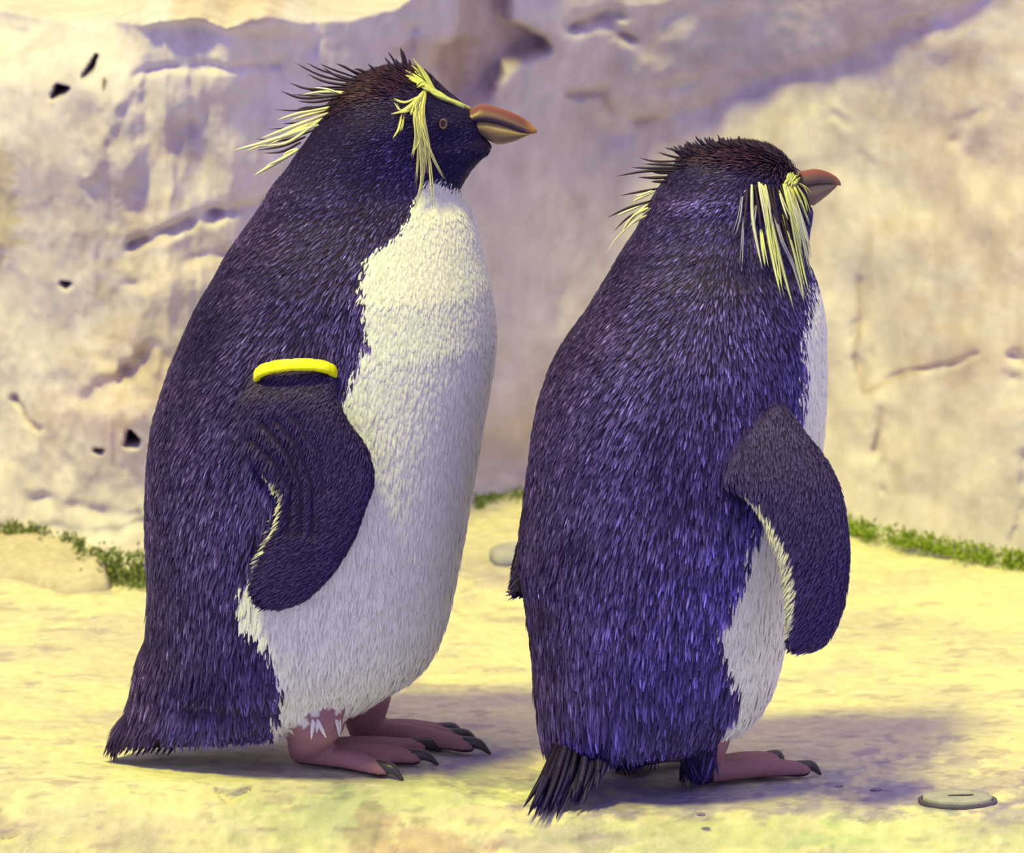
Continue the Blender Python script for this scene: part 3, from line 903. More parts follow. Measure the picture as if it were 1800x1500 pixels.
left_cfg = dict(
    Yc=0.0, base_px=(560, 1340), facing=0.0, rows=LR, n=420000, seed=201, head_y=300, dark_leg=False,
    label='larger penguin with a yellow flipper band and a wide white breast',
    flippers=[dict(pairs=LF, Y=LFY, th=LFT), dict(pairs=far_pairs, Y=mirror_pairs(LFY), th=LFT)],
    feet=[dict(heel=PG(535, 1347), tips=[PG(672, 1369), PG(728, 1348), PG(735, 1328)], top=P(560, 1262, -0.038)),
          dict(heel=PG(640, 1312), tips=[PG(822, 1326), PG(800, 1311), PG(778, 1301)], top=P(640, 1225, 0.042))],
    white=[(318, 748), (340, 732), (376, 722), (402, 707), (430, 674), (450, 645), (500, 637), (550, 640), (600, 645), (650, 625), (700, 602), (720, 604), (740, 612),
           (800, 590), (850, 560), (900, 515), (985, 442), (1050, 412), (1090, 420), (1120, 455), (1160, 480), (1200, 490), (1240, 482), (1270, 474), (1330, 488)],
    white_top=lambda px: 314 + np.clip(px - 770, 0, 60) * 0.5,
    flow=flow_left, keep=lambda px, py: ~((px > 842) & (py < 262) & (py > 180)),
    len_rows=([120, 200, 320, 450, 700, 900, 1100, 1250], [4.0, 3.6, 4.4, 7.0, 9.5, 12.0, 15.0, 19.0]),
    wid_rows=([120, 300, 450, 700, 1000, 1250], [1.2, 1.3, 1.6, 1.8, 2.1, 2.4]),
    face=lambda px, py: sstep(740, 775, px) * sstep(345, 315, py),
    folds=[([(462, 742), (505, 790), (532, 850), (534, 935)], 6, 0.0032), ([(485, 735), (525, 780), (552, 850), (553, 940)], 6, 0.0028), ([(440, 765), (488, 812), (514, 858), (510, 935)], 6, 0.0032),
           ([(520, 730), (560, 790), (575, 860)], 6, 0.0018), ([(492, 855), (480, 925), (462, 1000)], 5, 0.0015)],
    tone=(1.0, 0.95, 1.0),
    crown=lambda px, py: sstep(190, 150, py + 0.25 * (px - 700)) * sstep(860, 800, px),
    edge_w=0.0058, edge_at=([0, 0.40, 0.46, 0.62, 0.78, 0.85], [0, 0, 1, 1, 0.3, 0]))
PL = build_penguin(left_cfg)

def c1(x, y):
    return (400 + x / 3.103, 60 + y / 3.103)

def jit(pts, s0, s1):
    n = len(pts); ox, oy = random.uniform(-1, 1), random.uniform(-1, 1)
    return [(x + ox * (s0 + (s1 - s0) * i / (n - 1)), y + oy * (s0 + (s1 - s0) * i / (n - 1)) * 0.6) for i, (x, y) in enumerate(pts)]

# bill and eye
bill(PL, [(818, 196), (832, 189), (845, 182), (860, 184), (877, 189), (900, 197), (916, 205), (932, 215), (944, 229)],
     [(818, 214), (835, 211), (855, 211), (875, 215), (895, 222), (912, 229), (928, 234), (944, 231)],
     [(818, 222), (835, 232), (855, 245), (872, 254), (884, 254), (905, 249), (920, 242), (932, 236)],
     0.0125, (0.0, 0.0),
     {'upper_mandible': [(0, (0.20, 0.065, 0.045)), (0.22, (0.155, 0.040, 0.038)), (0.45, (0.12, 0.045, 0.055)), (0.62, (0.20, 0.13, 0.085)), (0.80, (0.08, 0.045, 0.08)), (1.0, (0.05, 0.03, 0.06))],
      'lower_mandible': [(0, (0.10, 0.06, 0.07)), (0.08, (0.40, 0.31, 0.15)), (0.30, (0.37, 0.28, 0.14)), (0.34, (0.22, 0.145, 0.07)), (0.80, (0.20, 0.14, 0.08)), (1.0, (0.28, 0.17, 0.17))],
      'tip': (0.36, 0.17, 0.06)})
eye(PL, 779, 217)

DK0 = (0.012, 0.006, 0.022); DK1 = (0.055, 0.035, 0.085)
for pl_, w in [([(540, 405), (400, 430), (270, 468)], 2.6), ([(500, 450), (340, 510), (180, 570)], 3.0), ([(490, 460), (300, 560), (95, 640)], 3.2), ([(420, 520), (200, 590), (30, 635)], 2.8),
               ([(350, 650), (250, 710), (140, 775)], 3.2), ([(625, 318), (520, 315), (410, 330)], 2.2), ([(360, 645), (290, 685), (205, 720)], 2.4), ([(480, 480), (360, 540), (230, 600)], 2.8),
               ([(610, 322), (540, 300), (470, 292)], 1.6), ([(520, 420), (440, 440), (340, 470)], 2.2), ([(460, 500), (330, 590), (180, 610)], 2.4), ([(370, 630), (335, 640), (300, 665)], 2.0)]:
    pp = [c1(*q) for q in pl_]
    dx, dy = pp[0][0] - pp[1][0], pp[0][1] - pp[1][1]
    pp = [(pp[0][0] + dx * .35, pp[0][1] + dy * .35)] + pp[1:]
    plume(PL, 'nape_plume', pp, w, CREAM * 0.9, CREAM, Y=random.uniform(-0.02, 0.0))
for pl_ in [[(680, 260), (520, 230), (365, 155)], [(680, 230), (580, 195), (500, 160)], [(700, 215), (640, 180), (590, 160)], [(640, 300), (450, 300), (335, 265)], [(620, 330), (420, 350), (290, 310)],
            [(590, 350), (480, 370), (380, 365)], [(560, 385), (400, 415), (255, 412)], [(520, 430), (380, 500), (220, 520)], [(450, 530), (300, 580), (150, 570)], [(400, 570), (300, 610), (160, 635)],
            [(380, 600), (300, 640), (200, 650)], [(660, 240), (520, 200), (430, 155)], [(820, 210), (790, 185), (765, 160)], [(920, 200), (880, 155), (855, 125)], [(940, 195), (905, 140), (875, 95)],
            [(975, 190), (955, 130), (942, 68)], [(985, 190), (965, 120), (948, 80)], [(1000, 195), (995, 160), (990, 135)], [(900, 205), (890, 180), (870, 150)], [(700, 250), (600, 230), (520, 180)],
            [(730, 220), (680, 200), (620, 170)], [(640, 290), (560, 290), (500, 285)], [(610, 345), (470, 335), (340, 330)], [(760, 215), (720, 195), (690, 190)], [(950, 190), (935, 165), (915, 130)],
            [(560, 400), (440, 400), (370, 415)], [(680, 280), (540, 262), (430, 215)], [(650, 310), (520, 320), (410, 290)], [(500, 460), (400, 480), (300, 490)], [(860, 205), (835, 185), (812, 180)]]:
    pp = [c1(*q) for q in pl_]
    pp = [(pp[0][0] * 1.25 - pp[1][0] * .25, pp[0][1] * 1.25 - pp[1][1] * .25)] + pp[1:]
    plume(PL, 'crown_spike', pp, random.uniform(1.5, 2.3), DK0, DK1, Y=random.uniform(-0.024, 0.012))
# brow stripe
Y0 = YELLOW * np.array((0.74, 0.84, 0.95)); Y1 = YELLOW * np.array((0.86, 0.92, 1.0))
for i in range(16):
    u = i / 15.0
    bx, by = 1325 - 265 * u, 412 - 148 * u + 18 * math.sin(u * 3.1)
    ex, ey = bx - 95, by - 50 - 12 * u
    for s in (-1, 1):
        o = random.uniform(2, 9) * s * (0.5 + u * 0.9)
        plume(PL, 'brow_plume', [c1(bx, by + o), c1((bx + ex) / 2, (by + ey) / 2 + o + random.uniform(-4, 4)), c1(ex, ey + o * 2.0)], random.uniform(2.6, 3.6), Y0, Y1, lift=0.004)
for pl_ in [[(1120, 310), (1060, 210), (1010, 130)], [(1105, 285), (1040, 205), (1003, 170)], [(1110, 300), (1055, 262), (1030, 282)], [(1130, 310), (1080, 220), (1035, 160)], [(1115, 290), (1045, 225), (1012, 200)],
            [(1140, 320), (1085, 240), (1030, 170)], [(1100, 300), (1062, 280), (1032, 292)]]:
    plume(PL, 'brow_plume', [c1(*q) for q in pl_], 2.4, Y0, Y1, lift=0.006)
# plumes hanging behind the eye
hang = [([(1078, 305), (1035, 400), (1040, 520), (1062, 620), (1070, 760), (1022, 960)], 3.0), ([(1078, 312), (1050, 420), (1060, 540), (1100, 640), (1180, 790)], 2.6),
        ([(1072, 310), (1040, 430), (1050, 560), (1000, 660)], 3.2), ([(1078, 310), (1060, 450), (1085, 560), (1105, 620)], 3.4), ([(1072, 315), (1045, 430), (1045, 600), (1030, 830)], 2.6),
        ([(1078, 320), (1065, 480), (1100, 720), (1118, 960)], 2.2), ([(1070, 310), (1055, 430), (1075, 560), (1120, 680), (1172, 782)], 2.4), ([(1065, 318), (1022, 430), (1030, 560), (1010, 680)], 3.0),
        ([(1070, 315), (1030, 380), (1035, 480), (1060, 600), (1075, 700), (1060, 860)], 3.2), ([(1075, 320), (1055, 440), (1068, 600), (1080, 760)], 3.0), ([(1062, 320), (1028, 420), (1040, 560), (1035, 700)], 3.0),
        ([(1060, 325), (1000, 385), (945, 418), (908, 372)], 2.2), ([(1050, 335), (1000, 405), (890, 440)], 2.2), ([(1045, 340), (970, 372), (905, 350)], 1.8), ([(1040, 380), (985, 420), (920, 432)], 1.8),
        ([(950, 440), (932, 520), (900, 570)], 1.8), ([(962, 450), (955, 500), (950, 530)], 1.4), ([(1075, 330), (1050, 460), (1058, 650), (1062, 800), (1040, 900)], 2.4),
        ([(1068, 310), (1020, 375), (1000, 440), (1005, 420)], 2.0), ([(1082, 315), (1068, 430), (1095, 580), (1108, 640)], 2.4)]
for pl_, w in hang:
    cc = random.uniform(0.82, 1.0)
    plume(PL, 'crest_plume', [c1(*q) for q in pl_], w, YELLOW * cc * 0.95, (YELLOW * 0.55 + CREAM * 0.45) * cc, lift=0.0055)
    plume(PL, 'crest_plume', jit([c1(*q) for q in pl_], 1.0, 5.0), w * 0.5, YELLOW * cc * 0.9, (YELLOW * 0.55 + CREAM * 0.45) * cc, lift=0.0065)

# claws of the four visible toe rows
for ft in left_cfg['feet']:
    for t in ft['tips']:
        claw(PL.root, PL.origin, t, ft['heel'], 0.017)
# tail quills
for i in range(13):
    u = i / 12.0
    bx = 235 + 95 * u
    tip = PG(182 + 112 * u + random.uniform(-3, 3), 1329 + random.uniform(-1, 4) - 3 * u, 0.002)
    st = P(bx, 1235 + 20 * u, random.uniform(-0.02, 0.02))
    midp = st * 0.45 + tip * 0.55 + np.array([0.004, 0, 0.004])
    tail_quill(PL, [st, midp, tip], 0.0062)

# yellow flipper band: clipped ring of short segments
def wing_band(b):
    E0 = P(452, 668, -0.084); E1 = P(590, 660, -0.088)
    c = (E0 + E1) / 2; r = (E1 - E0) / 2
    near = P(524, 641, -0.1055) - c
    near -= r * (near @ r) / (r @ r)
    n, m = 96, 12
    verts = []; faces = []
    for i in range(n):
        a = 2 * math.pi * i / n
        ca, sa = math.cos(a), math.sin(a)
        e = lambda s, p: math.copysign(abs(s) ** p, s)
        pos = c + r * e(ca, 0.85) + near * e(sa, 0.85)
        out = r / np.linalg.norm(r) * ca + near / np.linalg.norm(near) * sa
        out /= np.linalg.norm(out)
        axis = np.cross(r, near); axis /= np.linalg.norm(axis)
        g = 0.90 if i % 8 == 0 else 1.0
        for j in range(m):
            q = 2 * math.pi * j / m
            verts.append(pos + (out * 0.0026 * e(math.cos(q), 0.7) + axis * 0.0046 * e(math.sin(q), 0.7)) * g)
    for i in range(n):
        for j in range(m):
            a = i * m + j; bb = i * m + (j + 1) % m
            c2 = ((i + 1) % n) * m + (j + 1) % m; d = ((i + 1) % n) * m + j
            faces.append((a, bb, c2, d))
    o = link('flipper_band', make_mesh('flipper_band', np.array(verts) - b.origin, faces), M_BAND, b.root)
    o['label'] = 'bright yellow plastic flipper band'
wing_band(PL)

# ================================================================== the right penguin
YR = -0.066
def flow_right(px, py, t):
    hi = np.interp(py, [250, 330, 420, 550, 700, 850, 1000, 1200, 1330], [95, 80, 66, 58, 42, 26, 14, 8, 12])
    lo = np.interp(py, [250, 330, 420, 550, 700, 850, 1000, 1200, 1330], [80, 30, 5, -14, -6, 0, 2, 0, 0])
    s = sstep(0.05, 0.85, t)
    return hi * (1 - s) + lo * s
RR = [(253, 1296, 1320, 4, 0, 0), (257, 1265, 1340, 14, 0, 0), (265, 1228, 1361, 24, 0, 2), (275, 1206, 1375, 31, 0, 4), (290, 1189, 1391, 38, 0.05, 5), (305, 1178, 1402, 42, 0.1, 6),
      (320, 1166, 1411, 45, 0.12, 7), (340, 1152, 1418, 48, 0.12, 7), (358, 1141, 1424, 50, 0.12, 7), (370, 1134, 1428, 51, 0.1, 7), (385, 1127, 1427, 53, 0.1, 6), (403, 1119, 1424, 55, 0.05, 5), (437, 1097, 1420, 61, 0, 3),
      (463, 1081, 1422, 66, 0, 2), (481, 1071, 1430, 70, 0, 0), (512, 1052, 1441, 77, 0, 0), (546, 1032, 1449, 83, 0, 0), (580, 1007, 1453, 88, 0, 0), (600, 993, 1453, 91, 0, 0), (643, 969, 1454, 95, 0, 0),
      (700, 949, 1453, 99, 0, 0), (760, 936, 1449, 101, 0, 0), (827, 928, 1442, 101, 0, 0), (883, 921, 1434, 101, 0, 0), (940, 914, 1424, 100, 0, 0), (983, 912, 1416, 98, 0, 0), (1033, 920, 1406, 95, 0, 0), (1083, 927, 1395, 91, 0, 0),
      (1149, 936, 1377, 83, 0, 0), (1190, 939, 1366, 77, 0, 0), (1218, 942, 1355, 72, 0, 0), (1245, 945, 1340, 65, 0, 0), (1268, 949, 1320, 57, 0, 0), (1284, 956, 1290, 47, 0, 0), (1296, 964, 1225, 36, 0, 0), (1306, 972, 1130, 24, 0, 0), (1314, 985, 1070, 12, 0, 0)]
RF = [((1340, 655), (1285, 770)), ((1362, 685), (1268, 815)), ((1390, 722), (1266, 838)), ((1418, 760), (1284, 854)), ((1446, 795), (1310, 873)), ((1468, 831), (1334, 903)), ((1482, 868), (1350, 938)), ((1490, 908), (1363, 965)),
      ((1495, 950), (1371, 991)), ((1496, 990), (1377, 1018)), ((1492, 1033), (1381, 1048)), ((1485, 1070), (1384, 1078)), ((1473, 1103), (1386, 1103)), ((1458, 1128), (1388, 1122)), ((1441, 1142), (1392, 1136)), ((1424, 1147), (1402, 1144))]
RFY = [(YR + a, YR + b) for a, b in [(-0.062, -0.086), (-0.068, -0.090), (-0.076, -0.094), (-0.082, -0.098), (-0.086, -0.102), (-0.090, -0.104), (-0.092, -0.106), (-0.094, -0.106), (-0.095, -0.106), (-0.095, -0.105), (-0.095, -0.104), (-0.094, -0.103), (-0.093, -0.101), (-0.092, -0.099), (-0.091, -0.097), (-0.091, -0.095)]]
RFT = [0.012, 0.012, 0.0115, 0.011, 0.0105, 0.010, 0.0095, 0.009, 0.0085, 0.008, 0.0075, 0.007, 0.006, 0.005, 0.004, 0.003]
RF2 = [((1040, 760), (985, 760)), ((1020, 820), (955, 820)), ((1000, 880), (930, 880)), ((985, 940), (915, 940)), ((975, 985), (904, 985)), ((968, 1015), (899, 1015)), ((955, 1038), (901, 1036)), ((935, 1050), (910, 1049))]
RF2Y = [(YR + a, YR + a - 0.02) for a in (0.05, 0.052, 0.055, 0.055, 0.05, 0.046, 0.042, 0.04)]
right_cfg = dict(
    Yc=YR, base_px=(1200, 1372), facing=math.radians(38), rows=RR, n=420000, seed=301, head_y=380, dark_leg=True,
    label='smaller penguin turned away, with long pale plumes hanging over its face',
    flippers=[dict(pairs=RF, Y=RFY, th=RFT), dict(pairs=RF2, Y=RF2Y, th=[0.011, 0.010, 0.009, 0.008, 0.008, 0.007, 0.006, 0.004])],
    feet=[dict(heel=PG(1232, 1383), tips=[PG(1412, 1368), PG(1356, 1350)], top=P(1240, 1278, YR - 0.02)),
          dict(heel=PG(1120, 1352), tips=[PG(1225, 1345), PG(1215, 1332)], top=P(1120, 1255, YR + 0.03))],
    white=[(466, 1424), (481, 1431), (502, 1426), (546, 1421), (580, 1415), (600, 1412), (658, 1416), (728, 1408), (793, 1398), (850, 1380), (900, 1348), (921, 1338), (948, 1321), (987, 1315), (1037, 1296), (1076, 1273),
           (1110, 1259), (1153, 1273), (1180, 1293), (1218, 1302), (1238, 1293), (1276, 1266), (1300, 1261), (1330, 1258)],
    white_top=lambda px: px * 0 + 474,
    flow=flow_right, keep=lambda px, py: ~((px > 1412) & (py < 362) & (py > 290)),
    len_rows=([250, 330, 450, 600, 800, 1000, 1150, 1280], [4.5, 4.5, 6.0, 8.0, 11.0, 14.0, 17.0, 25.0]),
    wid_rows=([250, 450, 700, 1000, 1280], [1.3, 1.6, 1.9, 2.2, 2.9]),
    face=lambda px, py: px * 0, pale=(1222, 358, 38, 14, 2.2),
    tone=(1.1, 1.05, 1.25),
    crown=lambda px, py: sstep(320, 285, py + 0.18 * (1330 - px)) * 0.9,
    edge_w=0.0085, edge_at=([0, 0.2, 0.27, 0.4, 0.6, 0.75, 0.88], [0, 0.0, 0.35, 0.9, 1.05, 0.7, 0]))
PR = build_penguin(right_cfg)

def c2(x, y):
    return (1050 + x / 3.83, 220 + y / 3.83)
bill(PR, [(1398, 306), (1408, 301), (1429, 297), (1442, 298), (1455, 302), (1466, 308), (1473, 313), (1478, 321)],
     [(1398, 325), (1415, 324), (1435, 321), (1452, 321), (1466, 322), (1478, 324)],
     [(1398, 350), (1415, 358), (1430, 362), (1442, 353), (1456, 342), (1468, 331), (1472, 326)],
     0.0105, (0.010, 0.00018),
     {'upper_mandible': [(0, (0.21, 0.05, 0.045)), (0.28, (0.17, 0.045, 0.045)), (0.5, (0.10, 0.055, 0.065)), (0.85, (0.11, 0.07, 0.08)), (1.0, (0.06, 0.035, 0.05))],
      'lower_mandible': [(0, (0.07, 0.045, 0.06)), (0.12, (0.30, 0.22, 0.16)), (0.35, (0.20, 0.14, 0.11)), (0.8, (0.13, 0.09, 0.09)), (1.0, (0.10, 0.06, 0.08))],
      'tip': (0.22, 0.08, 0.06)})
W0 = np.array((0.80, 0.80, 0.58)); LG = np.array((0.68, 0.72, 0.36)); LV = np.array((0.36, 0.33, 0.52))
hangR = [([(1088, 385), (1110, 500), (1138, 640), (1148, 700)], 3.6, W0), ([(1040, 400), (1045, 620), (1075, 800), (1112, 972)], 3.0, W0), ([(1100, 395), (1130, 560), (1150, 740), (1190, 950), (1240, 1170)], 3.4, LG),
         ([(1140, 500), (1190, 740), (1250, 980), (1325, 1250)], 3.6, LG), ([(1130, 400), (1160, 560), (1172, 680)], 2.4, W0), ([(1100, 700), (1112, 830), (1130, 955)], 2.8, LG), ([(1218, 440), (1260, 570), (1284, 640)], 1.8, W0),
         ([(1180, 560), (1240, 780), (1320, 960), (1402, 1230)], 3.0, LV), ([(1260, 395), (1310, 600), (1360, 860), (1432, 1160)], 3.4, LG), ([(1280, 395), (1330, 560), (1390, 780), (1447, 1030)], 3.6, W0),
         ([(1300, 395), (1350, 560), (1400, 720), (1432, 900)], 3.0, W0), ([(1320, 395), (1370, 520), (1426, 675)], 2.4, LG), ([(1330, 390), (1390, 490), (1416, 588)], 2.4, YELLOW), ([(1340, 385), (1390, 420), (1418, 468)], 1.8, YELLOW),
         ([(1290, 410), (1330, 640), (1360, 760), (1372, 900)], 3.2, LG), ([(1250, 600), (1320, 850), (1370, 1050), (1392, 1180)], 2.6, LG), ([(985, 620), (980, 800), (975, 952)], 1.4, LV), ([(978, 480), (962, 620), (930, 742)], 1.4, LV),
         ([(1072, 540), (1060, 640), (1050, 700)], 1.4, LV), ([(1270, 395), (1300, 500), (1350, 700), (1400, 870)], 2.8, W0), ([(1305, 400), (1345, 540), (1385, 690), (1420, 820)], 2.2, W0), ([(1285, 395), (1320, 470), (1345, 560)], 3.0, YELLOW),
         ([(1310, 395), (1345, 460), (1385, 550)], 2.6, YELLOW), ([(1250, 395), (1280, 520), (1330, 720), (1380, 960)], 2.4, LG), ([(1160, 620), (1200, 800), (1225, 960), (1245, 1100)], 2.2, LG), ([(1115, 410), (1135, 520), (1150, 600)], 3.0, W0)]
for pl_, w, col in hangR:
    cc = random.uniform(0.85, 1.0)
    plume(PR, 'crest_plume', [c2(*q) for q in pl_], w * 0.85, col * cc, col * cc * 0.95, lift=0.006)
    plume(PR, 'crest_plume', jit([c2(*q) for q in pl_], 2.0, 7.0), w * 0.45, col * cc * 0.9, col * cc * 0.9, lift=0.0075)
for pl_ in [[(1180, 400), (1200, 560), (1240, 760), (1300, 960)], [(1060, 400), (1085, 560), (1100, 720)], [(1150, 400), (1185, 560), (1230, 700)], [(1210, 420), (1270, 640), (1330, 900), (1380, 1120)], [(1230, 400), (1290, 620), (1340, 800)],
            [(1010, 420), (1000, 560), (985, 700)], [(1240, 640), (1300, 850), (1350, 1020)]]:
    plume(PR, 'face_strand', [c2(*q) for q in pl_], 2.4, DK0, DK1, lift=0.005)
for i in range(18):
    bx, by = random.uniform(1275, 1355), random.uniform(335, 390)
    plume(PR, 'brow_plume', [c2(bx + 18, by - 14), c2(bx, by), c2(bx - random.uniform(10, 30), by + random.uniform(15, 40))], 2.6, Y0, Y1, lift=0.005)
for pl_, w in [([(355, 460), (290, 490), (235, 515)], 2.0), ([(320, 530), (200, 580), (130, 610)], 1.8), ([(310, 560), (220, 640), (165, 722)], 2.2), ([(300, 610), (150, 740), (50, 882)], 1.0), ([(310, 620), (250, 650), (200, 690)], 2.0),
               ([(350, 450), (300, 470), (250, 480)], 1.8), ([(320, 570), (260, 600), (215, 640)], 2.4)]:
    pp = [c2(*q) for q in pl_]
    pp = [(pp[0][0] * 1.4 - pp[1][0] * .4, pp[0][1] * 1.4 - pp[1][1] * .4)] + pp[1:]
    plume(PR, 'nape_plume', pp, w, CREAM * 0.85, CREAM * 0.9, Y=YR + random.uniform(-0.02, 0.01))
spk = [[(560, 240), (400, 245), (280, 220)], [(540, 290), (380, 290), (230, 285)], [(530, 310), (330, 310), (125, 345)], [(480, 350), (380, 355), (270, 350)], [(390, 430), (280, 450), (150, 475)], [(330, 520), (200, 560), (65, 625)],
       [(310, 570), (210, 620), (110, 715)], [(620, 180), (530, 170), (450, 150)], [(660, 175), (600, 160), (545, 145)], [(600, 230), (500, 210), (400, 180)], [(720, 180), (660, 150), (610, 110)], [(560, 270), (420, 265), (310, 262)],
       [(520, 320), (420, 320), (330, 300)], [(460, 380), (410, 380), (360, 380)], [(640, 200), (560, 185), (500, 170)]]
for i in range(52):
    u = i / 51.0
    x = 600 + 680 * u
    y = np.interp(x, [600, 760, 1000, 1150, 1280], [205, 148, 122, 160, 250]) + random.uniform(0, 25)
    ln = random.uniform(70, 125) * (1.15 - 0.45 * u)
    spk.append([(x, y), (x - ln * 0.55, y - ln * 0.30), (x - ln * (0.95 - 0.45 * u), y - ln * (0.62 + 0.15 * u))])
for pl_ in spk:
    pp = [c2(*q) for q in pl_]
    pp = [(pp[0][0] * 1.3 - pp[1][0] * .3, pp[0][1] * 1.3 - pp[1][1] * .3)] + pp[1:]
    plume(PR, 'crown_spike', pp, random.uniform(1.6, 2.4), DK0, DK1, Y=YR + random.uniform(-0.02, 0.015))
for ft in right_cfg['feet']:
    for t in ft['tips']:
        claw(PR.root, PR.origin, t, ft['heel'], 0.013)
for i in range(60):
    u = i / 59.0
    st = P(985 + 75 * u + random.uniform(-6, 6), 1288 + random.uniform(-8, 8), YR + random.uniform(-0.028, 0.0))
    tx_ = 924 + 130 * u + random.uniform(-8, 8)
    ty_ = np.interp(tx_, [920, 975, 1005, 1040, 1056], [1432, 1440, 1420, 1408, 1374]) + random.uniform(-26, 3)
    tip = P(tx_, ty_, YR - 0.078 + 0.018 * u + random.uniform(-0.012, 0.010))
    midp = st * 0.45 + tip * 0.55 + np.array([0.002, -0.002, 0.0])
    tail_quill(PR, [st, midp, tip], random.uniform(0.0042, 0.0075), random.uniform(0.4, 1.3))

# ================================================================== small things of the place
def moss(label, line, n, hgt, spread, seed, zoff=0.0, cols=((0.10, 0.16, 0.03), (0.22, 0.32, 0.05))):
    rg = np.random.default_rng(seed)
    pts = np.array(line, float)
    seg = np.sqrt(((pts[1:] - pts[:-1]) ** 2).sum(1)); cum = np.concatenate([[0], np.cumsum(seg)])
    s = rg.random(n) * cum[-1]
    clump = 0.5 + fbm(s / 26 + 5, s * 0 + 2, seed, 3)
    keep = rg.random(n) < np.clip(clump * 1.6, 0.05, 1)
    s = s[keep]
    x = np.interp(s, cum, pts[:, 0]); y = np.interp(s, cum, pts[:, 1]) + rg.normal(size=len(s)) * spread
    root = np.array([PG(a, b_) for a, b_ in zip(x, y)])
    root[:, 1] -= 0.012 - 0.014 * rg.random(len(s)); root[:, 2] = zoff + rg.random(len(s)) ** 2 * hgt
    nrm = rg.normal(size=(len(s), 3)) * 0.6 + np.array([0, -1, 0.4]); d = rg.normal(size=(len(s), 3)) * 0.7 + np.array([0, -0.3, 0.6])
    t = rg.random((len(s), 1)); c = np.array(cols[0]) * (1 - t) + np.array(cols[1]) * t
    L = rg.uniform(0.002, 0.0055, len(s)); W = rg.uniform(0.0012, 0.0025, len(s))
    origin = root.mean(0); origin[2] = 0
    o = feathers('moss', root, nrm, d, L, W, np.full(len(s), 0.2), c * 0.7, c, M_MOSS, None, origin, segs=2)
    o.location = origin
    o['label'] = label; o['category'] = 'moss'
moss('thin dark green moss seam along the left foot of the wall', [(-60, 958), (0, 962), (60, 966), (120, 985), (150, 1000)], 1800, 0.014, 3, 1, 0.010, ((0.08, 0.11, 0.04), (0.18, 0.22, 0.08)))
moss('bushy dark green moss clump beside the larger penguin\'s back', [(140, 1005), (190, 1012), (255, 1018), (300, 1015)], 2600, 0.022, 7, 2, 0.0, ((0.07, 0.11, 0.05), (0.22, 0.26, 0.10)))
moss('short olive moss streak on the wall foot between the penguins', [(835, 892), (870, 884), (900, 880), (960, 874)], 900, 0.010, 3, 3)
moss('long bright green moss strip along the wall foot at right', [(1470, 925), (1530, 945), (1600, 958), (1680, 976), (1740, 985), (1820, 998)], 2600, 0.013, 3, 4, 0.0, ((0.12, 0.20, 0.02), (0.30, 0.40, 0.06)))

def low_rock():
    """low pinkish slab at the foot of the wall, far left"""
    nx, ny = 60, 24
    outline_f = [(-120, 1000), (-40, 1008), (20, 1014), (80, 1030), (120, 1038), (180, 1036), (200, 1030)]
    outline_b = [(-120, 962), (-40, 962), (20, 964), (80, 972), (120, 986), (170, 1008), (200, 1022)]
    u = np.linspace(0, 6, nx)
    f = cubic(np.arange(7), np.array(outline_f, float), u); k = cubic(np.arange(7), np.array(outline_b, float), u)
    F = np.array([PG(*q) for q in f]); K = np.array([PG(*q) for q in k])
    v = np.linspace(0, 1, ny)
    pts = F[None] * (1 - v)[:, None, None] + K[None] * v[:, None, None]
    h = 0.020 * np.sqrt(np.clip(1 - (2 * np.clip(v, 0, 1) * 0.62 - 1) ** 2, 0, 1))[:, None] * sstep(0, 0.9, (6 - u))[None]
    pts[..., 2] = -0.003 + h + 0.006 * fbm(pts[..., 0] * 30 + 9, pts[..., 1] * 30 + 9, 88, 4) * sstep(0, 0.2, v)[:, None]
    base = pts.copy(); base[..., 2] = -0.012
    org = pts.reshape(-1, 3).mean(0); org[2] = 0
    i = np.arange(ny - 1)[:, None] * nx + np.arange(nx - 1)[None]
    q = np.stack([i, i + 1, i + nx + 1, i + nx], -1).reshape(-1, 4)
    n = nx * ny
    side = []
    ring = [(0, j) for j in range(nx)] + [(r, nx - 1) for r in range(1, ny)] + [(ny - 1, j) for j in range(nx - 2, -1, -1)] + [(r, 0) for r in range(ny - 2, 0, -1)]
    idx = [r * nx + c for r, c in ring]
    for a, b_ in zip(idx, idx[1:] + idx[:1]):
        side.append((a, a + n, b_ + n, b_))
    quads = np.concatenate([q, q[:, ::-1] + n, np.array(side)])
    V = np.concatenate([pts.reshape(-1, 3), base.reshape(-1, 3)]) - org
    o = link('rock_slab', fast_quads('rock_slab', V, quads), M_LOWROCK)
    o.location = org
    o['label'] = 'low pinkish rock slab at the wall foot, far left'; o['category'] = 'rock'
low_rock()

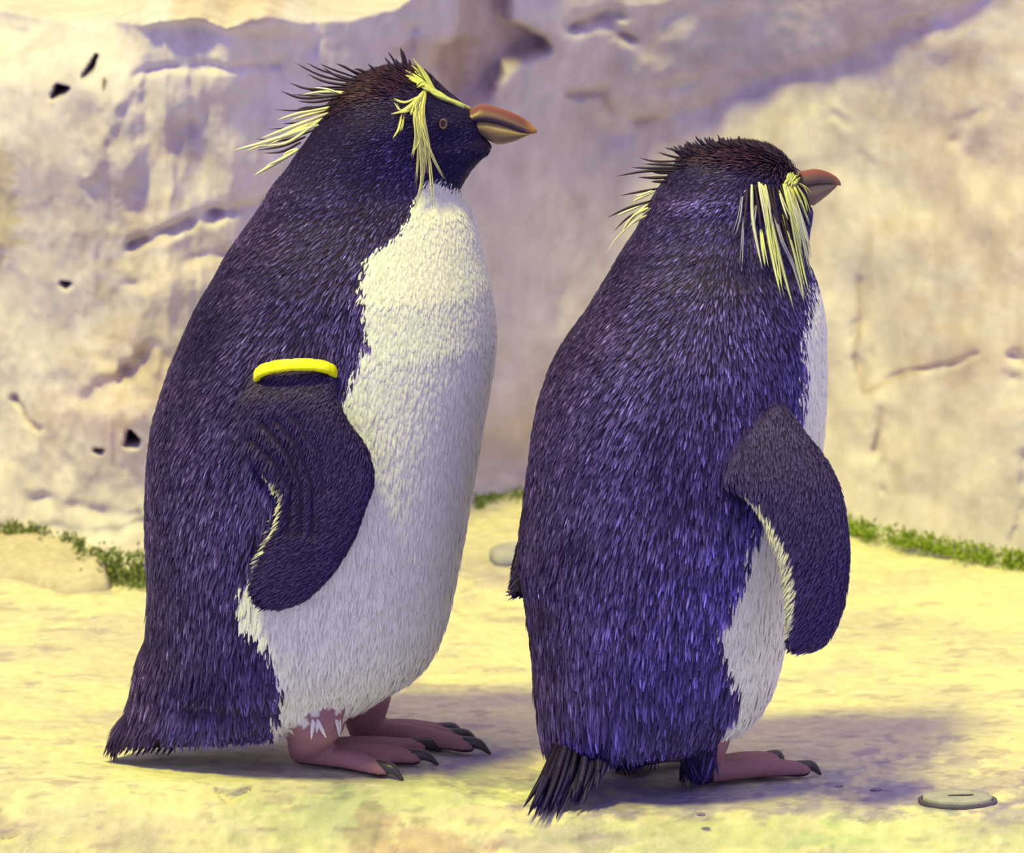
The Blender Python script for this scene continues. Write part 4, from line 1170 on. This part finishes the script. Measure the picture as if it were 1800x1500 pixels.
def flat_stone():
    """grey-blue flat stone lying behind the smaller penguin"""
    c = PG(905, 979)
    n = 36
    V = []; F = []
    rg = np.random.default_rng(5)
    a = np.linspace(0, 2 * np.pi, n, endpoint=False)
    rr = 1 + 0.10 * np.sin(2 * a + 1) + 0.06 * np.sin(5 * a)
    prof = [(1.0, -0.003), (1.03, 0.002), (0.97, 0.006), (0.80, 0.008), (0.4, 0.009)]
    for s, z in prof:
        for i in range(n):
            V.append((0.020 * rr[i] * s * math.cos(a[i]), 0.032 * rr[i] * s * math.sin(a[i]), z))
    V.append((0, 0, 0.009))
    for k in range(len(prof) - 1):
        for i in range(n):
            F.append((k * n + i, k * n + (i + 1) % n, (k + 1) * n + (i + 1) % n, (k + 1) * n + i))
    m = (len(prof) - 1) * n
    for i in range(n):
        F.append((m + i, m + (i + 1) % n, len(V) - 1))
    F.append(tuple(range(n - 1, -1, -1)))
    o = link('flat_stone', make_mesh('flat_stone', V, F), plain_mat('blue_grey_stone', (0.30, 0.29, 0.45), 0.8, 0.3))
    o.location = (c[0], c[1], 0)
    o['label'] = 'small flat blue-grey stone on the ledge behind the smaller penguin'; o['category'] = 'stone'
flat_stone()

def round_cap():
    """pale shallow disc with a dark rim and a slot, bedded in the ledge at the lower right"""
    c = PG(1683, 1412)
    root = thing('round_cap', (c[0], c[1], -0.0005), 'pale round cap with dark rim, bedded in the ledge at right', 'cap')
    n = 56
    def ringmesh(name, prof, mat, ex=0.026, ey=0.018, lo=0.0, cap=False):
        V = []; F = []
        for s, z in prof:
            for i in range(n):
                a = 2 * math.pi * i / n
                V.append((ex * s * math.cos(a), ey * s * math.sin(a), z))
        for k in range(len(prof) - 1):
            for i in range(n):
                F.append((k * n + i, k * n + (i + 1) % n, (k + 1) * n + (i + 1) % n, (k + 1) * n + i))
        if cap:
            V.append((0, 0, prof[-1][1])); m = (len(prof) - 1) * n
            for i in range(n):
                F.append((m + i, m + (i + 1) % n, len(V) - 1))
        else:
            k = len(prof) - 1
            for i in range(n):
                F.append((k * n + i, k * n + (i + 1) % n, (i + 1) % n, i))
        return link(name, make_mesh(name, V, F), mat, root)
    ringmesh('disc', [(0.96, -0.002), (0.97, 0.0052), (0.94, 0.0062), (0.6, 0.0060), (0.3, 0.0056)], M_DISC, cap=True)
    ringmesh('rim', [(1.0, -0.002), (1.09, -0.001), (1.10, 0.0034), (1.03, 0.0042), (0.98, 0.0030)], M_RIM)
    v, f = tube([(-0.006, 0.0005, 0.0062), (0.003, 0.0012, 0.0062), (0.011, 0.002, 0.0062)], [0.0008, 0.0014, 0.0008], 10, 0.5)
    link('slot', make_mesh('slot', v, f), M_RIM, root)
round_cap()

def pebble(px, py, r, label, colr, flat=0.5, seed=1):
    c = PG(px, py)
    bm = bmesh.new(); bmesh.ops.create_icosphere(bm, subdivisions=2, radius=r)
    rg = random.Random(seed)
    for v in bm.verts:
        v.co *= rg.uniform(0.8, 1.15); v.co.z *= flat; v.co.x *= 1.5
    me = bpy.data.meshes.new('pebble'); bm.to_mesh(me); bm.free()
    o = link('pebble', me, colr)
    o.location = (c[0], c[1], r * flat * 0.6)
    o['label'] = label; o['category'] = 'pebble'; o['group'] = 'crumbs of dark stone on the ledge'
M_CRUMB = plain_mat('crumb_stone', (0.16, 0.13, 0.26), 0.8)
pebble(1232, 1434, 0.0024, 'tiny dark crumb on the ledge lip below the smaller penguin', M_CRUMB, 0.5, 2)
pebble(1540, 1390, 0.0028, 'small dark crumb left of the round cap', M_CRUMB, 0.4, 3)
pebble(1475, 1384, 0.0020, 'tiny dark crumb right of the smaller penguin\'s toes', M_CRUMB, 0.5, 4)
